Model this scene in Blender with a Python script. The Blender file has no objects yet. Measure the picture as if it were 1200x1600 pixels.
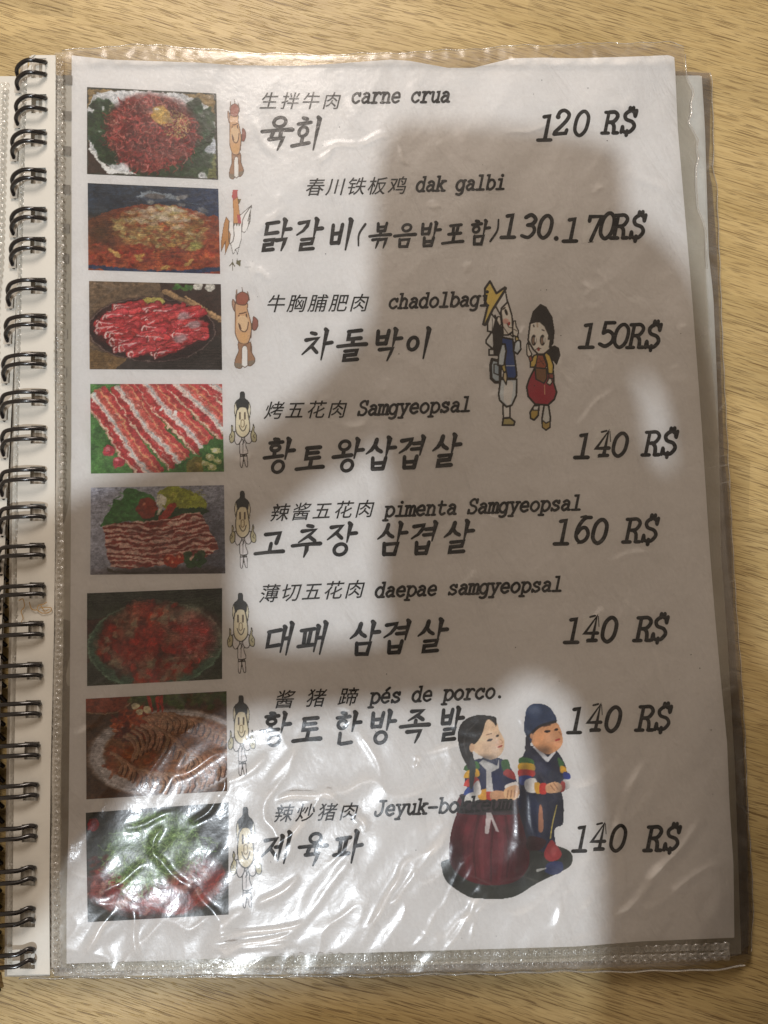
import bpy, bmesh, math, random
import numpy as np
from mathutils import Vector, Matrix
from mathutils.geometry import tessellate_polygon

S = bpy.context.scene
COL = S.collection
MM = 0.001
# ------------------------------------------------------------------ camera
W, H, F = 1200.0, 1600.0, 1200.0
TILT = math.radians(5.0)
DIST = 0.2535
cd = bpy.data.cameras.new('camera')
cam = bpy.data.objects.new('camera', cd)
COL.objects.link(cam)
cd.sensor_fit = 'VERTICAL'; cd.sensor_height = 36.0; cd.lens = 27.0
cd.clip_start = 0.01; cd.clip_end = 50
CAM = Vector((0, -DIST*math.sin(TILT), DIST*math.cos(TILT)))
cam.location = CAM
cam.rotation_euler = (TILT, 0, 0)
S.camera = cam
CT, ST = math.cos(TILT), math.sin(TILT)

def P(px, py, z=0.0):
    """the point at height z that the photograph shows at this spot"""
    dx, dy, dz = (px-600.0)/F, (800.0-py)/F, -1.0
    wy, wz = dy*CT-dz*ST, dy*ST+dz*CT
    t = (z-CAM.z)/wz
    return Vector((dx*t, CAM.y+wy*t, z))

def PA(px, py, z):
    dx = (px-600.0)/F; dy = (800.0-py)/F
    wy, wz = dy*CT+ST, dy*ST-CT
    t = (z-CAM.z)/wz
    return np.stack([dx*t, CAM.y+wy*t, z+0*px], -1)

# ------------------------------------------------------------------ world
wd = bpy.data.worlds.new("World"); S.world = wd; wd.use_nodes = True
bg = wd.node_tree.nodes['Background']
bg.inputs[0].default_value = (1.0, 0.78, 0.585, 1)
bg.inputs[1].default_value = 0.395
# ------------------------------------------------------------------ lamps
def mirror_lamp(px, py, height):
    R = P(px, py, 0)
    v = R-CAM; v.z = -v.z
    return R+v*(height/v.z)
LAMP = mirror_lamp(380, 1330, 1.7)
def area(name, loc, target, size, energy, color, shape='DISK'):
    l = bpy.data.lights.new(name, 'AREA'); l.shape = shape; l.size = size
    l.energy = energy; l.color = color
    o = bpy.data.objects.new(name, l); COL.objects.link(o)
    o.location = loc
    o.rotation_euler = (Vector(target)-Vector(loc)).to_track_quat('-Z', 'Y').to_euler()
    return o
area('ceiling_lamp', LAMP, (0.02, 0.03, 0), 0.05, 16.6, (0.90, 0.955, 1.0))
area('fill_lamp', (-0.15, 0.75, 0.62), (0, 0.12, 0), 0.36, 5.6, (1.0, 0.87, 0.76))  # soft warm fill added beyond the top edge to brighten that end
S.view_settings.view_transform = 'Standard'
S.view_settings.look = 'None'
S.view_settings.exposure = 0.0
S.view_settings.gamma = 1.0
S.cycles.transparent_max_bounces = 24
S.cycles.max_bounces = 8
S.cycles.sample_clamp_indirect = 4.0

# ------------------------------------------------------------------ numbers
def lin(c):
    c = np.asarray(c, float)/255.0
    return np.where(c <= 0.04045, c/12.92, ((c+0.055)/1.055)**2.4)
def alb(c, k=1.2):
    return np.clip(lin(c)*k, 0.004, 0.86)

def _hash(ix, iy, seed):
    n = (ix.astype(np.int64)*374761393 + iy.astype(np.int64)*668265263 + seed*974634777) & 0xffffffff
    n = ((n ^ (n >> 13))*1274126177) & 0xffffffff
    n = n ^ (n >> 16)
    return (n & 0xffff)/65535.0
def vn(x, y, seed=0):
    x = np.asarray(x, float); y = np.asarray(y, float)
    ix, iy = np.floor(x), np.floor(y)
    fx, fy = x-ix, y-iy
    fx = fx*fx*fx*(fx*(fx*6-15)+10); fy = fy*fy*fy*(fy*(fy*6-15)+10)
    a = _hash(ix, iy, seed); b = _hash(ix+1, iy, seed)
    c = _hash(ix, iy+1, seed); d = _hash(ix+1, iy+1, seed)
    return (a*(1-fx)+b*fx)*(1-fy)+(c*(1-fx)+d*fx)*fy
def fbm(x, y, seed=0, n=4):
    s = 0; a = 0.5; t = 0
    for k in range(n):
        s = s+a*vn(x*2**k+7.3*k, y*2**k-3.1*k, seed+k*17); t += a; a *= 0.5
    return s/t

# ------------------------------------------------------------------ objects
def link(name, me, mat=None, parent=None):
    o = bpy.data.objects.new(name, me); COL.objects.link(o)
    if mat is not None: me.materials.append(mat)
    if parent is not None: o.parent = parent
    return o
def tag(o, label=None, cat=None, group=None, kind=None):
    for k, v in (('label', label), ('category', cat), ('group', group), ('kind', kind)):
        if v: o[k] = v
    return o
def mesh_np(name, co, quads, smooth=True):
    me = bpy.data.meshes.new(name)
    co = np.ascontiguousarray(co, np.float32); quads = np.ascontiguousarray(quads, np.int32)
    n = len(quads)
    me.vertices.add(len(co)); me.vertices.foreach_set('co', co.ravel())
    me.loops.add(n*4); me.loops.foreach_set('vertex_index', quads.ravel())
    me.polygons.add(n)
    me.polygons.foreach_set('loop_start', np.arange(n, dtype=np.int32)*4)
    me.polygons.foreach_set('use_smooth', np.full(n, smooth))
    me.update(calc_edges=True); me.validate()
    return me
def grid_quads(nu, nv):
    i = np.arange((nv-1)*nu).reshape(nv-1, nu)[:, :-1]
    return np.stack([i+nu, i+nu+1, i+1, i], -1)      # normal up (py grows downward)

# ------------------------------------------------------------------ materials
def newmat(name):
    m = bpy.data.materials.new(name); m.use_nodes = True
    nt = m.node_tree; nt.nodes.clear()
    out = nt.nodes.new('ShaderNodeOutputMaterial')
    return m, nt, out
def N(nt, t, **kw):
    n = nt.nodes.new(t)
    for k, v in kw.items():
        if k.startswith('i_'):
            n.inputs[k[2:].replace('_', ' ')].default_value = v
        else: setattr(n, k, v)
    return n
def ramp(nt, stops):
    r = nt.nodes.new('ShaderNodeValToRGB')
    e = r.color_ramp.elements
    while len(e) < len(stops): e.new(0.5)
    for k, (p, c) in enumerate(stops):
        e[k].position = p
        e[k].color = (c, c, c, 1) if isinstance(c, (int, float)) else (*c, 1)
    return r
def coords(nt, scale=(1, 1, 1), rot=0.0, loc=(0, 0, 0)):
    tc = N(nt, 'ShaderNodeTexCoord'); mp = N(nt, 'ShaderNodeMapping')
    # rotate first, scale afterwards
    m2 = N(nt, 'ShaderNodeMapping')
    m2.inputs['Rotation'].default_value = (0, 0, rot); m2.inputs['Location'].default_value = loc
    mp.inputs['Scale'].default_value = scale
    nt.links.new(tc.outputs['Object'], m2.inputs[0]); nt.links.new(m2.outputs[0], mp.inputs[0])
    return mp.outputs[0]
def mix(nt, a, b, fac, mode='MIX'):
    n = nt.nodes.new('ShaderNodeMix'); n.data_type = 'RGBA'; n.blend_type = mode
    for sock, v in ((n.inputs[0], fac), (n.inputs[6], a), (n.inputs[7], b)):
        if hasattr(v, 'is_linked'): nt.links.new(v, sock)
        elif isinstance(v, (int, float)): sock.default_value = v
        else: sock.default_value = (*v, 1)
    return n.outputs[2]
def math_(nt, op, a, b=0.0, clamp=False):
    n = nt.nodes.new('ShaderNodeMath'); n.operation = op; n.use_clamp = clamp
    for s, v in ((n.inputs[0], a), (n.inputs[1], b)):
        if hasattr(v, 'is_linked'): nt.links.new(v, s)
        else: s.default_value = v
    return n.outputs[0]

def mat_plain(name, col, rough=0.6, spec=0.3, vary=0.0, scale=300, bump=0.0, metallic=0.0):
    m, nt, out = newmat(name)
    b = N(nt, 'ShaderNodeBsdfPrincipled'); b.inputs['Roughness'].default_value = rough
    b.inputs['Specular IOR Level'].default_value = spec; b.inputs['Metallic'].default_value = metallic
    nt.links.new(b.outputs[0], out.inputs[0])
    n = N(nt, 'ShaderNodeTexNoise'); n.inputs['Scale'].default_value = scale; n.inputs['Detail'].default_value = 5
    nt.links.new(coords(nt), n.inputs['Vector'])
    c = mix(nt, tuple(x*(1-vary) for x in col), tuple(min(x*(1+vary), 1) for x in col), n.outputs[0])
    nt.links.new(c, b.inputs['Base Color'])
    if bump:
        bp = N(nt, 'ShaderNodeBump'); bp.inputs['Distance'].default_value = bump; bp.inputs['Strength'].default_value = 1
        nt.links.new(n.outputs[0], bp.inputs['Height']); nt.links.new(bp.outputs[0], b.inputs['Normal'])
    return m

def mat_wood():
    m, nt, out = newmat('oak_laminate')
    b = N(nt, 'ShaderNodeBsdfPrincipled'); nt.links.new(b.outputs[0], out.inputs[0])
    R = math.radians(16)
    # slow warp so the grain wanders
    wn = N(nt, 'ShaderNodeTexNoise'); wn.inputs['Scale'].default_value = 14; wn.inputs['Detail'].default_value = 2
    nt.links.new(coords(nt, rot=R), wn.inputs['Vector'])
    vm = N(nt, 'ShaderNodeVectorMath', operation='SUBTRACT'); vm.inputs[1].default_value = (.5, .5, .5)
    nt.links.new(wn.outputs['Color'], vm.inputs[0])
    vs = N(nt, 'ShaderNodeVectorMath', operation='MULTIPLY'); vs.inputs[1].default_value = (0, 0.006, 0)
    nt.links.new(vm.outputs[0], vs.inputs[0])
    def gr(scale, detail, rough, loc=(0, 0, 0), dist=0.0):
        tc = coords(nt, rot=R, loc=loc)
        ad = N(nt, 'ShaderNodeVectorMath', operation='ADD')
        nt.links.new(tc, ad.inputs[0]); nt.links.new(vs.outputs[0], ad.inputs[1])
        mu = N(nt, 'ShaderNodeVectorMath', operation='MULTIPLY'); mu.inputs[1].default_value = scale
        nt.links.new(ad.outputs[0], mu.inputs[0])
        n = N(nt, 'ShaderNodeTexNoise'); n.inputs['Scale'].default_value = 1; n.inputs['Detail'].default_value = detail
        n.inputs['Roughness'].default_value = rough; n.inputs['Distortion'].default_value = dist
        nt.links.new(mu.outputs[0], n.inputs['Vector'])
        return n.outputs[0]
    broad = gr((8, 90, 1), 3, .5)
    fine = gr((60, 1500, 1), 4, .65, (3, 1, 0))
    pore = gr((110, 2500, 1), 1, .5, (1, 5, 0), .2)
    pore2 = gr((52, 1900, 1), 1.5, .5, (7, 2, 0), .2)
    c0 = mix(nt, (.43, .322, .14), (.54, .415, .20), ramp_out(nt, broad, [(.3, 0.), (.7, 1.)]))
    c1 = mix(nt, c0, (.30, .20, .08), math_(nt, 'MULTIPLY', ramp_out(nt, fine, [(.44, 0.), (.66, 1.)]), .62))
    pm = ramp_out(nt, pore, [(.58, 0.), (.64, 1.)])
    pm2 = ramp_out(nt, pore2, [(.645, 0.), (.68, 1.)])
    pa = math_(nt, 'MAXIMUM', math_(nt, 'MULTIPLY', pm, .5), math_(nt, 'MULTIPLY', pm2, .7))
    c2 = mix(nt, c1, (.10, .052, .018), pa)
    # squarish print blocks of slightly different tone
    vo = N(nt, 'ShaderNodeTexVoronoi', distance='CHEBYCHEV'); vo.inputs['Scale'].default_value = 1; vo.inputs['Randomness'].default_value = .8
    nt.links.new(coords(nt, (19, 34, 1), rot=math.radians(4)), vo.inputs['Vector'])
    sp = N(nt, 'ShaderNodeSeparateColor'); nt.links.new(vo.outputs['Color'], sp.inputs[0])
    tone = ramp_out(nt, sp.outputs[0], [(0., .84), (1., 1.05)])
    c3 = mix(nt, c2, tone, 1.0, 'MULTIPLY')
    nt.links.new(c3, b.inputs['Base Color'])
    b.inputs['Roughness'].default_value = .40; b.inputs['Specular IOR Level'].default_value = .35
    bp = N(nt, 'ShaderNodeBump'); bp.inputs['Distance'].default_value = .00012; bp.inputs['Strength'].default_value = .9
    h = math_(nt, 'SUBTRACT', math_(nt, 'MULTIPLY', fine, .5), pa)
    nt.links.new(h, bp.inputs['Height']); nt.links.new(bp.outputs[0], b.inputs['Normal'])
    return m
def ramp_out(nt, sock, stops):
    r = ramp(nt, stops); nt.links.new(sock, r.inputs[0]); return r.outputs[0]

def mat_paper(name='paper', col=(.77, .76, .76)):
    m, nt, out = newmat(name)
    b = N(nt, 'ShaderNodeBsdfPrincipled'); nt.links.new(b.outputs[0], out.inputs[0])
    n = N(nt, 'ShaderNodeTexNoise'); n.inputs['Scale'].default_value = 22; n.inputs['Detail'].default_value = 6
    nt.links.new(coords(nt), n.inputs['Vector'])
    n2 = N(nt, 'ShaderNodeTexNoise'); n2.inputs['Scale'].default_value = 900; n2.inputs['Detail'].default_value = 3
    nt.links.new(coords(nt), n2.inputs['Vector'])
    c = mix(nt, tuple(x*.93 for x in col), tuple(min(1, x*1.06) for x in col), n.outputs[0])
    c = mix(nt, c, ramp_out(nt, n2.outputs[0], [(.3, .95), (.7, 1.)]), 1., 'MULTIPLY')
    nt.links.new(c, b.inputs['Base Color'])
    b.inputs['Roughness'].default_value = .75; b.inputs['Specular IOR Level'].default_value = .2
    bp = N(nt, 'ShaderNodeBump'); bp.inputs['Distance'].default_value = .0045; bp.inputs['Strength'].default_value = 1
    n3 = N(nt, 'ShaderNodeTexNoise'); n3.inputs['Scale'].default_value = 1; n3.inputs['Detail'].default_value = 4; n3.inputs['Distortion'].default_value = .8
    nt.links.new(coords(nt, (85, 26, 1), rot=math.radians(-24)), n3.inputs['Vector'])
    nt.links.new(math_(nt, 'ADD', n.outputs[0], math_(nt, 'MULTIPLY', n3.outputs[0], .34)), bp.inputs['Height']); nt.links.new(bp.outputs[0], b.inputs['Normal'])
    return m

def mat_ink():
    m, nt, out = newmat('printer_ink')
    b = N(nt, 'ShaderNodeBsdfPrincipled'); nt.links.new(b.outputs[0], out.inputs[0])
    n = N(nt, 'ShaderNodeTexNoise'); n.inputs['Scale'].default_value = 1; n.inputs['Detail'].default_value = 2
    nt.links.new(coords(nt, (60, 1100, 1)), n.inputs['Vector'])
    c = mix(nt, (.004, .004, .005), (.05, .048, .048), ramp_out(nt, n.outputs[0], [(.45, 0.), (.75, 1.)]))
    nt.links.new(c, b.inputs['Base Color'])
    b.inputs['Roughness'].default_value = .6; b.inputs['Specular IOR Level'].default_value = .2
    return m

def mat_print():
    m, nt, out = newmat('colour_print')
    b = N(nt, 'ShaderNodeBsdfPrincipled'); nt.links.new(b.outputs[0], out.inputs[0])
    a = N(nt, 'ShaderNodeVertexColor', layer_name='print')
    nt.links.new(a.outputs[0], b.inputs['Base Color'])
    b.inputs['Roughness'].default_value = .55; b.inputs['Specular IOR Level'].default_value = .2
    return m

def mat_film(name, haze=.06, tint=(.93, .925, .90), rough2=.27, mixr=.45, bump=.00005, fscale=700, gain=1.2, scuff=.5):
    m, nt, out = newmat(name)
    tr = N(nt, 'ShaderNodeBsdfTransparent'); tr.inputs[0].default_value = (*tint, 1)
    df = N(nt, 'ShaderNodeBsdfDiffuse'); df.inputs[0].default_value = (.8, .79, .76, 1)
    co = coords(nt)
    n = N(nt, 'ShaderNodeTexNoise'); n.inputs['Scale'].default_value = fscale; n.inputs['Detail'].default_value = 3
    nt.links.new(co, n.inputs['Vector'])
    nb = N(nt, 'ShaderNodeTexNoise'); nb.inputs['Scale'].default_value = 110; nb.inputs['Detail'].default_value = 3; nb.inputs['Distortion'].default_value = 1.2
    nt.links.new(co, nb.inputs['Vector'])
    # thin scratches: voronoi edges, stretched
    vo = N(nt, 'ShaderNodeTexVoronoi', feature='DISTANCE_TO_EDGE'); vo.inputs['Scale'].default_value = 1
    nt.links.new(coords(nt, (46, 95, 1), rot=math.radians(-33)), vo.inputs['Vector'])
    sc = ramp_out(nt, vo.outputs[0], [(.0, 1.), (.022, 0.)])
    nm = N(nt, 'ShaderNodeTexNoise'); nm.inputs['Scale'].default_value = 45
    nt.links.new(co, nm.inputs['Vector'])
    sc = math_(nt, 'MULTIPLY', sc, ramp_out(nt, nm.outputs[0], [(.5, 0.), (.68, 1.)]))
    hz = math_(nt, 'ADD', math_(nt, 'MULTIPLY', ramp_out(nt, nb.outputs[0], [(.35, .5), (.75, 1.6)]), haze), math_(nt, 'MULTIPLY', sc, .30*scuff))
    m1 = N(nt, 'ShaderNodeMixShader'); nt.links.new(hz, m1.inputs[0])
    nt.links.new(tr.outputs[0], m1.inputs[1]); nt.links.new(df.outputs[0], m1.inputs[2])
    bp = N(nt, 'ShaderNodeBump'); bp.inputs['Distance'].default_value = bump; bp.inputs['Strength'].default_value = 1
    hh = math_(nt, 'ADD', math_(nt, 'MULTIPLY', nb.outputs[0], 2.2), n.outputs[0])
    hh = math_(nt, 'ADD', hh, math_(nt, 'MULTIPLY', sc, .6*scuff))
    nt.links.new(hh, bp.inputs['Height'])
    g1 = N(nt, 'ShaderNodeBsdfGlossy'); g1.inputs['Roughness'].default_value = .11
    g2 = N(nt, 'ShaderNodeBsdfGlossy'); g2.inputs['Roughness'].default_value = rough2
    for g in (g1, g2):
        g.inputs[0].default_value = (.95, .97, 1, 1); nt.links.new(bp.outputs[0], g.inputs['Normal'])
    mg = N(nt, 'ShaderNodeMixShader'); mg.inputs[0].default_value = mixr
    nt.links.new(g1.outputs[0], mg.inputs[1]); nt.links.new(g2.outputs[0], mg.inputs[2])
    fr = N(nt, 'ShaderNodeFresnel'); fr.inputs[0].default_value = 1.5; nt.links.new(bp.outputs[0], fr.inputs['Normal'])
    f = math_(nt, 'MULTIPLY', fr.outputs[0], gain, True)
    m2 = N(nt, 'ShaderNodeMixShader'); nt.links.new(f, m2.inputs[0])
    nt.links.new(m1.outputs[0], m2.inputs[1]); nt.links.new(mg.outputs[0], m2.inputs[2])
    nt.links.new(m2.outputs[0], out.inputs[0])
    return m

M_WOOD = mat_wood()
M_PAPER = mat_paper()
M_PAPER2 = mat_paper('paper_under', (.72, .715, .69))
M_INK = mat_ink()
M_PRINT = mat_print()
M_FILM = mat_film('clear_sleeve_film', haze=.014, tint=(.965, .96, .945), mixr=.82, gain=.85, scuff=.1, rough2=.28, bump=.00004)
M_FILM2 = mat_film('clear_sleeve_film_under', haze=.035, tint=(.955, .95, .93))
M_FILM3 = mat_film('stacked_sleeve_film', haze=.10, tint=(.50, .45, .38))
M_BACK = mat_film('sleeve_back_film', haze=.09, tint=(.89, .86, .81))
M_SEAM = mat_film('welded_seam_film', haze=.13, tint=(.90, .89, .86), rough2=.3, bump=.00012, fscale=500, gain=1.6)
M_STRIP = mat_plain('white_binding_plastic', (.63, .62, .57), .4, .4, .13, 45, .0004)
M_WIRE = mat_plain('black_coated_wire', (.006, .005, .006), .2, .8, .2, 200)
M_GREY = mat_plain('grey_plastic_edge', (.33, .30, .25), .5, .3, .2, 120)
M_DARK = mat_plain('dark_gap', (.05, .045, .04), .6, .2, .2, 200)
M_STAIN = mat_plain('brown_stain', (.42, .27, .11), .5, .3, .3, 500)

# ------------------------------------------------------------------ table
TZ = -0.0055
me = bpy.data.meshes.new('table_top')
bm = bmesh.new()
bmesh.ops.create_cube(bm, size=1, matrix=Matrix.Translation((0, 0, TZ-.015)) @ Matrix.Diagonal((1.4, 1.1, .03, 1)))
bmesh.ops.bevel(bm, geom=bm.edges[:], offset=.002, segments=2, affect='EDGES')
bm.to_mesh(me); bm.free()
table = link('table_top', me, M_WOOD); tag(table, kind='structure')

# ------------------------------------------------------------------ the book
book = bpy.data.objects.new('menu_book', None); COL.objects.link(book)
book.empty_display_size = .01
book.location = (0, 0, TZ)
tag(book, 'wire-bound menu with priced dishes in a wrinkled clear plastic sleeve on the wooden table', 'menu')
def part(name, me, mat, parent=None):
    o = link(name, me, mat, book if parent is None else parent)
    # vertices are in world space: undo the parent's offset
    if parent is None: o.location = (0, 0, -TZ)
    return o

def ip(pts, t):
    a = np.array(pts, float); return np.interp(t, a[:, 0], a[:, 1])

# outline tables: L/R give x for a height y, T/B give y for a column x
PAP_L = [(80, 112), (700, 111.5), (1100, 109), (1300, 107), (1400, 104), (1520, 104)]
PAP_R = [(80, 1053), (110, 1055), (200, 1059), (460, 1081), (660, 1096), (860, 1109), (960, 1117), (1060, 1126), (1160, 1136), (1260, 1140), (1350, 1146), (1500, 1148)]
PAP_T = [(100, 85), (170, 93), (314, 98), (368, 102), (467, 103), (530, 99), (611, 93), (640, 95), (700, 106), (740, 106), (800, 91), (850, 90), (900, 91), (1000, 88), (1045, 86), (1060, 92)]
PAP_B = [(100, 1506), (250, 1501), (560, 1489), (900, 1479), (1000, 1471), (1150, 1465)]

def paper_h(px, py):
    """height of the top paper: gentle curl and ripples"""
    px = np.asarray(px, float); py = np.asarray(py, float)
    u = px+py*.35
    top = np.exp(-np.clip(py-85, 0, None)/260.)
    z = .9*np.sin((px-260)/310*math.pi)*top
    z = z+.55*(fbm(u/150., py/420.+3, 5, 2)-.5)*2
    z = z+.5*(fbm((px*.86+py*.5)/85., (py*.86-px*.5)/300., 9, 2)-.5)*np.clip((px-250)/500., .3, 1)
    low = np.clip((py-1050)/350., 0, 1)
    z = z+.95*low*(fbm((px*.8+py*.6)/75., (py*.8-px*.6)/190., 21, 3)-.5)
    z = z-1.1*np.clip((px-950)/200., 0, 1)**2
    return z*MM

def sheet_grid(L, R, T, B, nu, nv, zf):
    U, V = np.meshgrid(np.linspace(0, 1, nu), np.linspace(0, 1, nv))
    y0 = T[0][1]+(B[0][1]-T[0][1])*V
    X = ip(L, y0); X = X+(ip(R, y0)-X)*U
    Y = ip(T, X); Y = Y+(ip(B, X)-Y)*V
    for _ in range(3):
        XL = ip(L, Y); X = XL+(ip(R, Y)-XL)*U
        t = ip(T, X); Y = t+(ip(B, X)-t)*V
    Z = zf(X, Y)
    return X, Y, Z

def sheet(name, L, R, T, B, nu, nv, zf, mat, parent=None):
    X, Y, Z = sheet_grid(L, R, T, B, nu, nv, zf)
    co = PA(X, Y, Z).reshape(-1, 3)
    me = mesh_np(name, co, grid_quads(nu, nv).reshape(-1, 4))
    return part(name, me, mat, parent)

paper = sheet('paper_sheet', PAP_L, PAP_R, PAP_T, PAP_B, 190, 260, paper_h, M_PAPER)
tag(paper, 'white printed menu page with dish photos down its left side')

# ------------------------------------------------------------------ ribbons of ink
class Ink:
    def __init__(s): s.v = []; s.f = []; s.k = 0
    def loop(s, pts):
        """one convex polygon in picture coordinates"""
        b = len(s.v); off = .00008+(s.k % 40)*.0000025; s.k += 1
        for x, y in pts: s.v.append((x, y, off))
        s.f.append(tuple(range(b, b+len(pts))))
    def stroke(s, pts, w0, w1=None, wm=None, cap=True):
        pts = [np.array(p, float) for p in pts]
        w1 = w0 if w1 is None else w1
        q = [pts[0]]
        for p in pts[1:]:
            if np.hypot(*(p-q[-1])) > .15: q.append(p)
        pts = q
        if len(pts) < 2:
            x, y = pts[0]; r = w0/2
            s.loop([(x+r*math.cos(a), y-r*math.sin(a)) for a in np.linspace(0, 2*math.pi, 10, endpoint=False)]); return
        d = [0]
        for a, b in zip(pts, pts[1:]): d.append(d[-1]+np.hypot(*(b-a)))
        T = d[-1]
        off = .00008+(s.k % 40)*.0000025; s.k += 1
        Ls, Rs = [], []
        for i, p in enumerate(pts):
            if i == 0: t = pts[1]-p
            elif i == len(pts)-1: t = p-pts[-2]
            else:
                a = (p-pts[i-1]); b = (pts[i+1]-p)
                t = a/np.hypot(*a)+b/np.hypot(*b)
                if np.hypot(*t) < .3: t = b
            t = t/np.hypot(*t); n = np.array([-t[1], t[0]])
            f = d[i]/T; w = w0+(w1-w0)*f
            if wm: w += wm*4*f*(1-f)
            k = 1.0
            if 0 < i < len(pts)-1:
                a = (p-pts[i-1]); a = a/np.hypot(*a)
                k = min(1.5, 1/max(.5, abs(np.dot(a, t))))
            Ls.append(p+n*w/2*k); Rs.append(p-n*w/2*k)
        def put(p): s.v.append((p[0], p[1], off)); return len(s.v)-1
        li = [put(p) for p in Ls]; ri = [put(p) for p in Rs]
        for i in range(len(pts)-1): s.f.append((li[i], li[i+1], ri[i+1], ri[i]))
        if cap:
            for c, e, w, sg in ((pts[0], pts[0]-pts[1], w0, 0), (pts[-1], pts[-1]-pts[-2], w1, 1)):
                e = e/np.hypot(*e); n = np.array([-e[1], e[0]]); r = w/2*.92
                arc = [put(c+n*r*math.cos(a)+e*r*math.sin(a)) for a in np.linspace(0, math.pi, 6)]
                s.f.append(tuple(arc))
    def build(s, name, mat=None, parent=None, hf=paper_h):
        v = np.array(s.v)
        co = PA(v[:, 0], v[:, 1], hf(v[:, 0], v[:, 1])+v[:, 2])
        me = bpy.data.meshes.new(name)
        me.from_pydata([tuple(c) for c in co], [], s.f); me.update()
        # turn every face up
        bm = bmesh.new(); bm.from_mesh(me); bm.normal_update()
        for f in bm.faces:
            if f.normal.z < 0: f.normal_flip()
        bm.to_mesh(me); bm.free()
        return link(name, me, mat or M_INK, parent or paper)

def smooth(pts, closed=False, n=5):
    p = [np.array(q, float) for q in pts]
    if closed: p = [p[-1]]+p+[p[0], p[1]]
    else: p = [2*p[0]-p[1]]+p+[2*p[-1]-p[-2]]
    out = []
    for i in range(1, len(p)-2):
        for k in range(n):
            t = k/n; a, b, c, d = p[i-1:i+3]
            out.append(.5*((2*b)+(-a+c)*t+(2*a-5*b+4*c-d)*t*t+(-a+3*b-3*c+d)*t**3))
    out.append(p[-2])
    return out

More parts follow.
